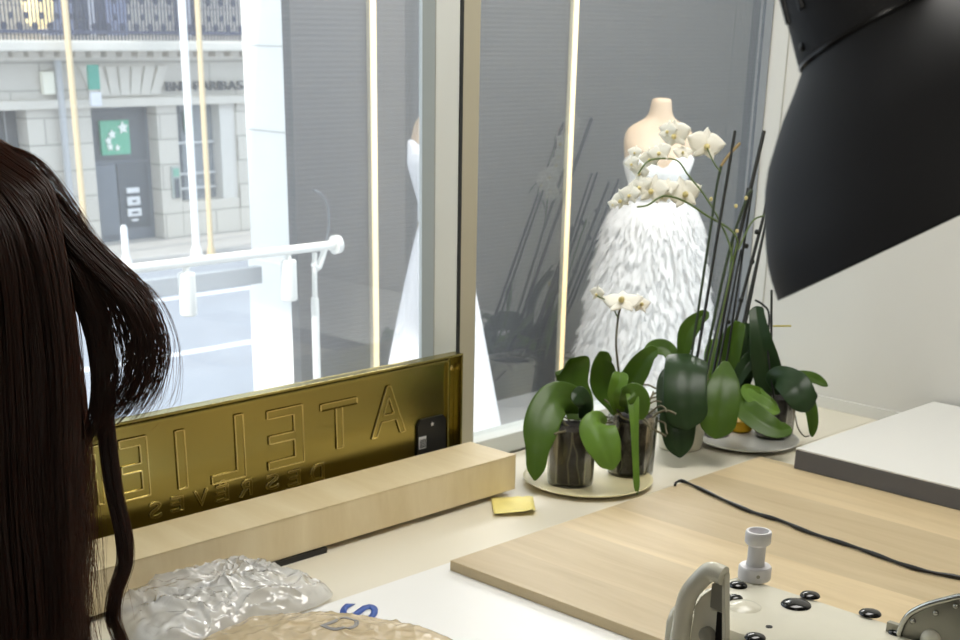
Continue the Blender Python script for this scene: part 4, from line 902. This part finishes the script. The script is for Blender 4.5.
# solid inner cap and curtain so the hair reads opaque
camr = R.col[0]; camf = -R.col[2]; camf = Vector((camf.x, camf.y, 0)).normalized(); camr2 = Vector((camf.y, -camf.x, 0))
def cap_pt(th, ph, g=1.0):   # th from the crown down
    return HC + Vector((0, 0, .012)) + (camr2 * math.cos(ph) * .098 + camf * math.sin(ph) * .112) * math.sin(th) * g + Vector((0, 0, .105)) * math.cos(th) * g
def clump(guide, nst, spread0, spread1, r=.00045, seg=16, wav=.004):
    G = cr([at(*g_) for g_ in guide], seg)
    for i in range(nst):
        a = rnd.uniform(0, 2 * PI); q = math.sqrt(rnd.random()); ph = rnd.uniform(0, 6.28); c0 = camr2 * math.cos(a) * q + camf * math.sin(a) * q
        t1 = rnd.uniform(.86, 1.0) if rnd.random() < .5 else 1.0
        P = []
        for k in range(seg + 1):
            t = k / seg * t1; f = t * seg; j = min(int(f), seg - 1); p = G[j].lerp(G[j + 1], f - j)
            sp_ = spread0 * (1 - t) + spread1 * t; P.append(p + c0 * sp_ + camr2 * wav * math.sin(5 * t + ph) * t + Vector((0, 0, sp_ * .4 * math.sin(a) * q)))
        strand(P, r * rnd.uniform(.8, 1.3))
# general hair all round the head
for i in range(2600):
    ph = rnd.uniform(0, 2 * PI); th0 = rnd.uniform(.02, .5); P = []; L = rnd.uniform(.26, .42); w1 = rnd.uniform(0, 6.28); g = rnd.uniform(.93, 1.04)
    front = max(0.0, (camr2 * math.cos(ph) + camf * math.sin(ph)).dot(fwd))
    if front > .92 and rnd.random() < .75: continue
    for k in range(9): P.append(cap_pt(th0 + (1.75 - th0) * k / 8, ph + .12 * math.sin(k * .4 + w1), g))
    d = P[-1].copy(); out = (camr2 * math.cos(ph) + camf * math.sin(ph))
    for k in range(1, 11):
        t = k / 10; P.append(d + Vector((0, 0, -L * t)) + out * (.012 * t - .02 * t * t) + camr2 * .010 * math.sin(7 * t + w1) * t + camf * .010 * math.cos(6 * t + w1) * t)
    strand(P, .00055 * rnd.uniform(.8, 1.3))
# locks seen in the photograph
D0 = 1.27
clump([(-20, 156, D0), (30, 184, D0), (72, 232, D0), (104, 264, D0), (132, 292, D0), (150, 330, D0), (152, 362, D0), (142, 392, D0), (126, 416, D0)], 170, .014, .017, seg=22)
clump([(-10, 156, D0), (35, 192, D0), (78, 245, D0), (112, 280, D0), (136, 312, D0), (142, 345, D0), (137, 378, D0), (124, 402, D0), (112, 416, D0)], 140, .014, .015, seg=22)
clump([(-10, 165, D0), (40, 210, D0), (84, 262, D0), (112, 300, D0), (126, 330, D0), (132, 362, D0), (124, 394, D0), (108, 412, D0)], 90, .012, .012, seg=22)
clump([(-20, 165, D0 + .03), (25, 200, D0 + .03), (68, 250, D0), (92, 300, D0), (102, 345, D0), (104, 385, D0), (100, 415, D0), (92, 440, D0)], 320, .014, .010, seg=20)
clump([(-10, 180, D0), (50, 240, D0), (90, 320, D0 + .01), (101, 380, D0 + .01), (107, 440, D0 + .01), (114, 490, D0 + .01), (124, 535, D0 + .01), (125, 565, D0 + .01), (116, 592, D0), (113, 618, D0), (122, 645, D0), (127, 670, D0)], 190, .010, .0058, seg=34, wav=.002)
clump([(-20, 150, D0 - .04), (30, 190, D0 - .05), (45, 260, D0 - .05), (54, 350, D0 - .05), (58, 440, D0 - .05), (62, 520, D0 - .05), (54, 575, D0 - .05), (62, 630, D0 - .05), (58, 690, D0 - .05)], 900, .020, .012, seg=26)
clump([(-20, 160, D0 - .04), (20, 220, D0 - .06), (40, 330, D0 - .06), (45, 450, D0 - .06), (50, 560, D0 - .06), (52, 690, D0 - .06)], 900, .03, .03, seg=24)
clump([(-40, 160, D0 - .04), (-10, 240, D0 - .07), (0, 360, D0 - .07), (5, 480, D0 - .07), (15, 600, D0 - .07), (15, 710, D0 - .07)], 900, .035, .04, seg=24)
clump([(-20, 170, D0), (45, 280, D0), (66, 370, D0), (72, 440, D0), (70, 490, D0), (78, 540, D0), (68, 585, D0), (80, 630, D0), (78, 680, D0)], 300, .014, .006, seg=28)
for k in range(26):     # loose flyaway hairs
    j = rnd.uniform(-10, 10); clump([(60 + j, 215, D0), (110 + j, 262 + j, D0), (145 + j, 296 + j * .5, D0), (165 + j * .6, 345 + j, D0), (158 + j, 395 + j, D0), (140 + j, 420, D0)], 1, .004, .02, .00025, 20)
for k in range(16):
    j = rnd.uniform(-12, 12); clump([(70, 420, D0), (88 + j * .5, 470, D0), (100 + j, 520, D0), (104 + j, 575, D0), (112 + j, 625, D0)], 1, .006, .012, .0002, 16)
for k in range(60):
    j = rnd.uniform(-8, 14); clump([(-10, 142, D0), (35 + j * .2, 160, D0), (70 + j * .3, 205, D0), (95 + j * .5, 245, D0), (118 + j, 278, D0)], 1, .003, .008, .00025, 14)
me = bpy.data.meshes.new('hair'); me.from_pydata(hv, [], hf); me.materials.append(hm_)
for p in me.polygons: p.use_smooth = True
hair = bpy.data.objects.new('hair', me); COL.objects.link(hair); hair.parent = pe
hair['label'] = 'long dark brown wavy hair'
# dense under-layer of the hair
mb = MB(); rr = []
for i in range(26):
    t = i / 25; r = []
    for k in range(48):
        ph = 2 * PI * k / 48
        if t < .55:
            p = cap_pt(.02 + 1.75 * t / .55, ph, .93)
        else:
            u = (t - .55) / .45; p = cap_pt(1.77, ph, .93) + Vector((0, 0, -.36 * u)); front = max(0, (camr2 * math.cos(ph) + camf * math.sin(ph)).dot(fwd)); p -= fwd * front * .06 * min(1, u * 4)
            p += (camr2 * math.cos(ph) + camf * math.sin(ph)) * .008 * math.sin(9 * ph + 5 * u)
        r.append(p)
    rr.append(r)
mb.rings(rr, True, False); mb.build('hair_underlayer', mat('hair_core', '#0d0907', .6), hair, 180)
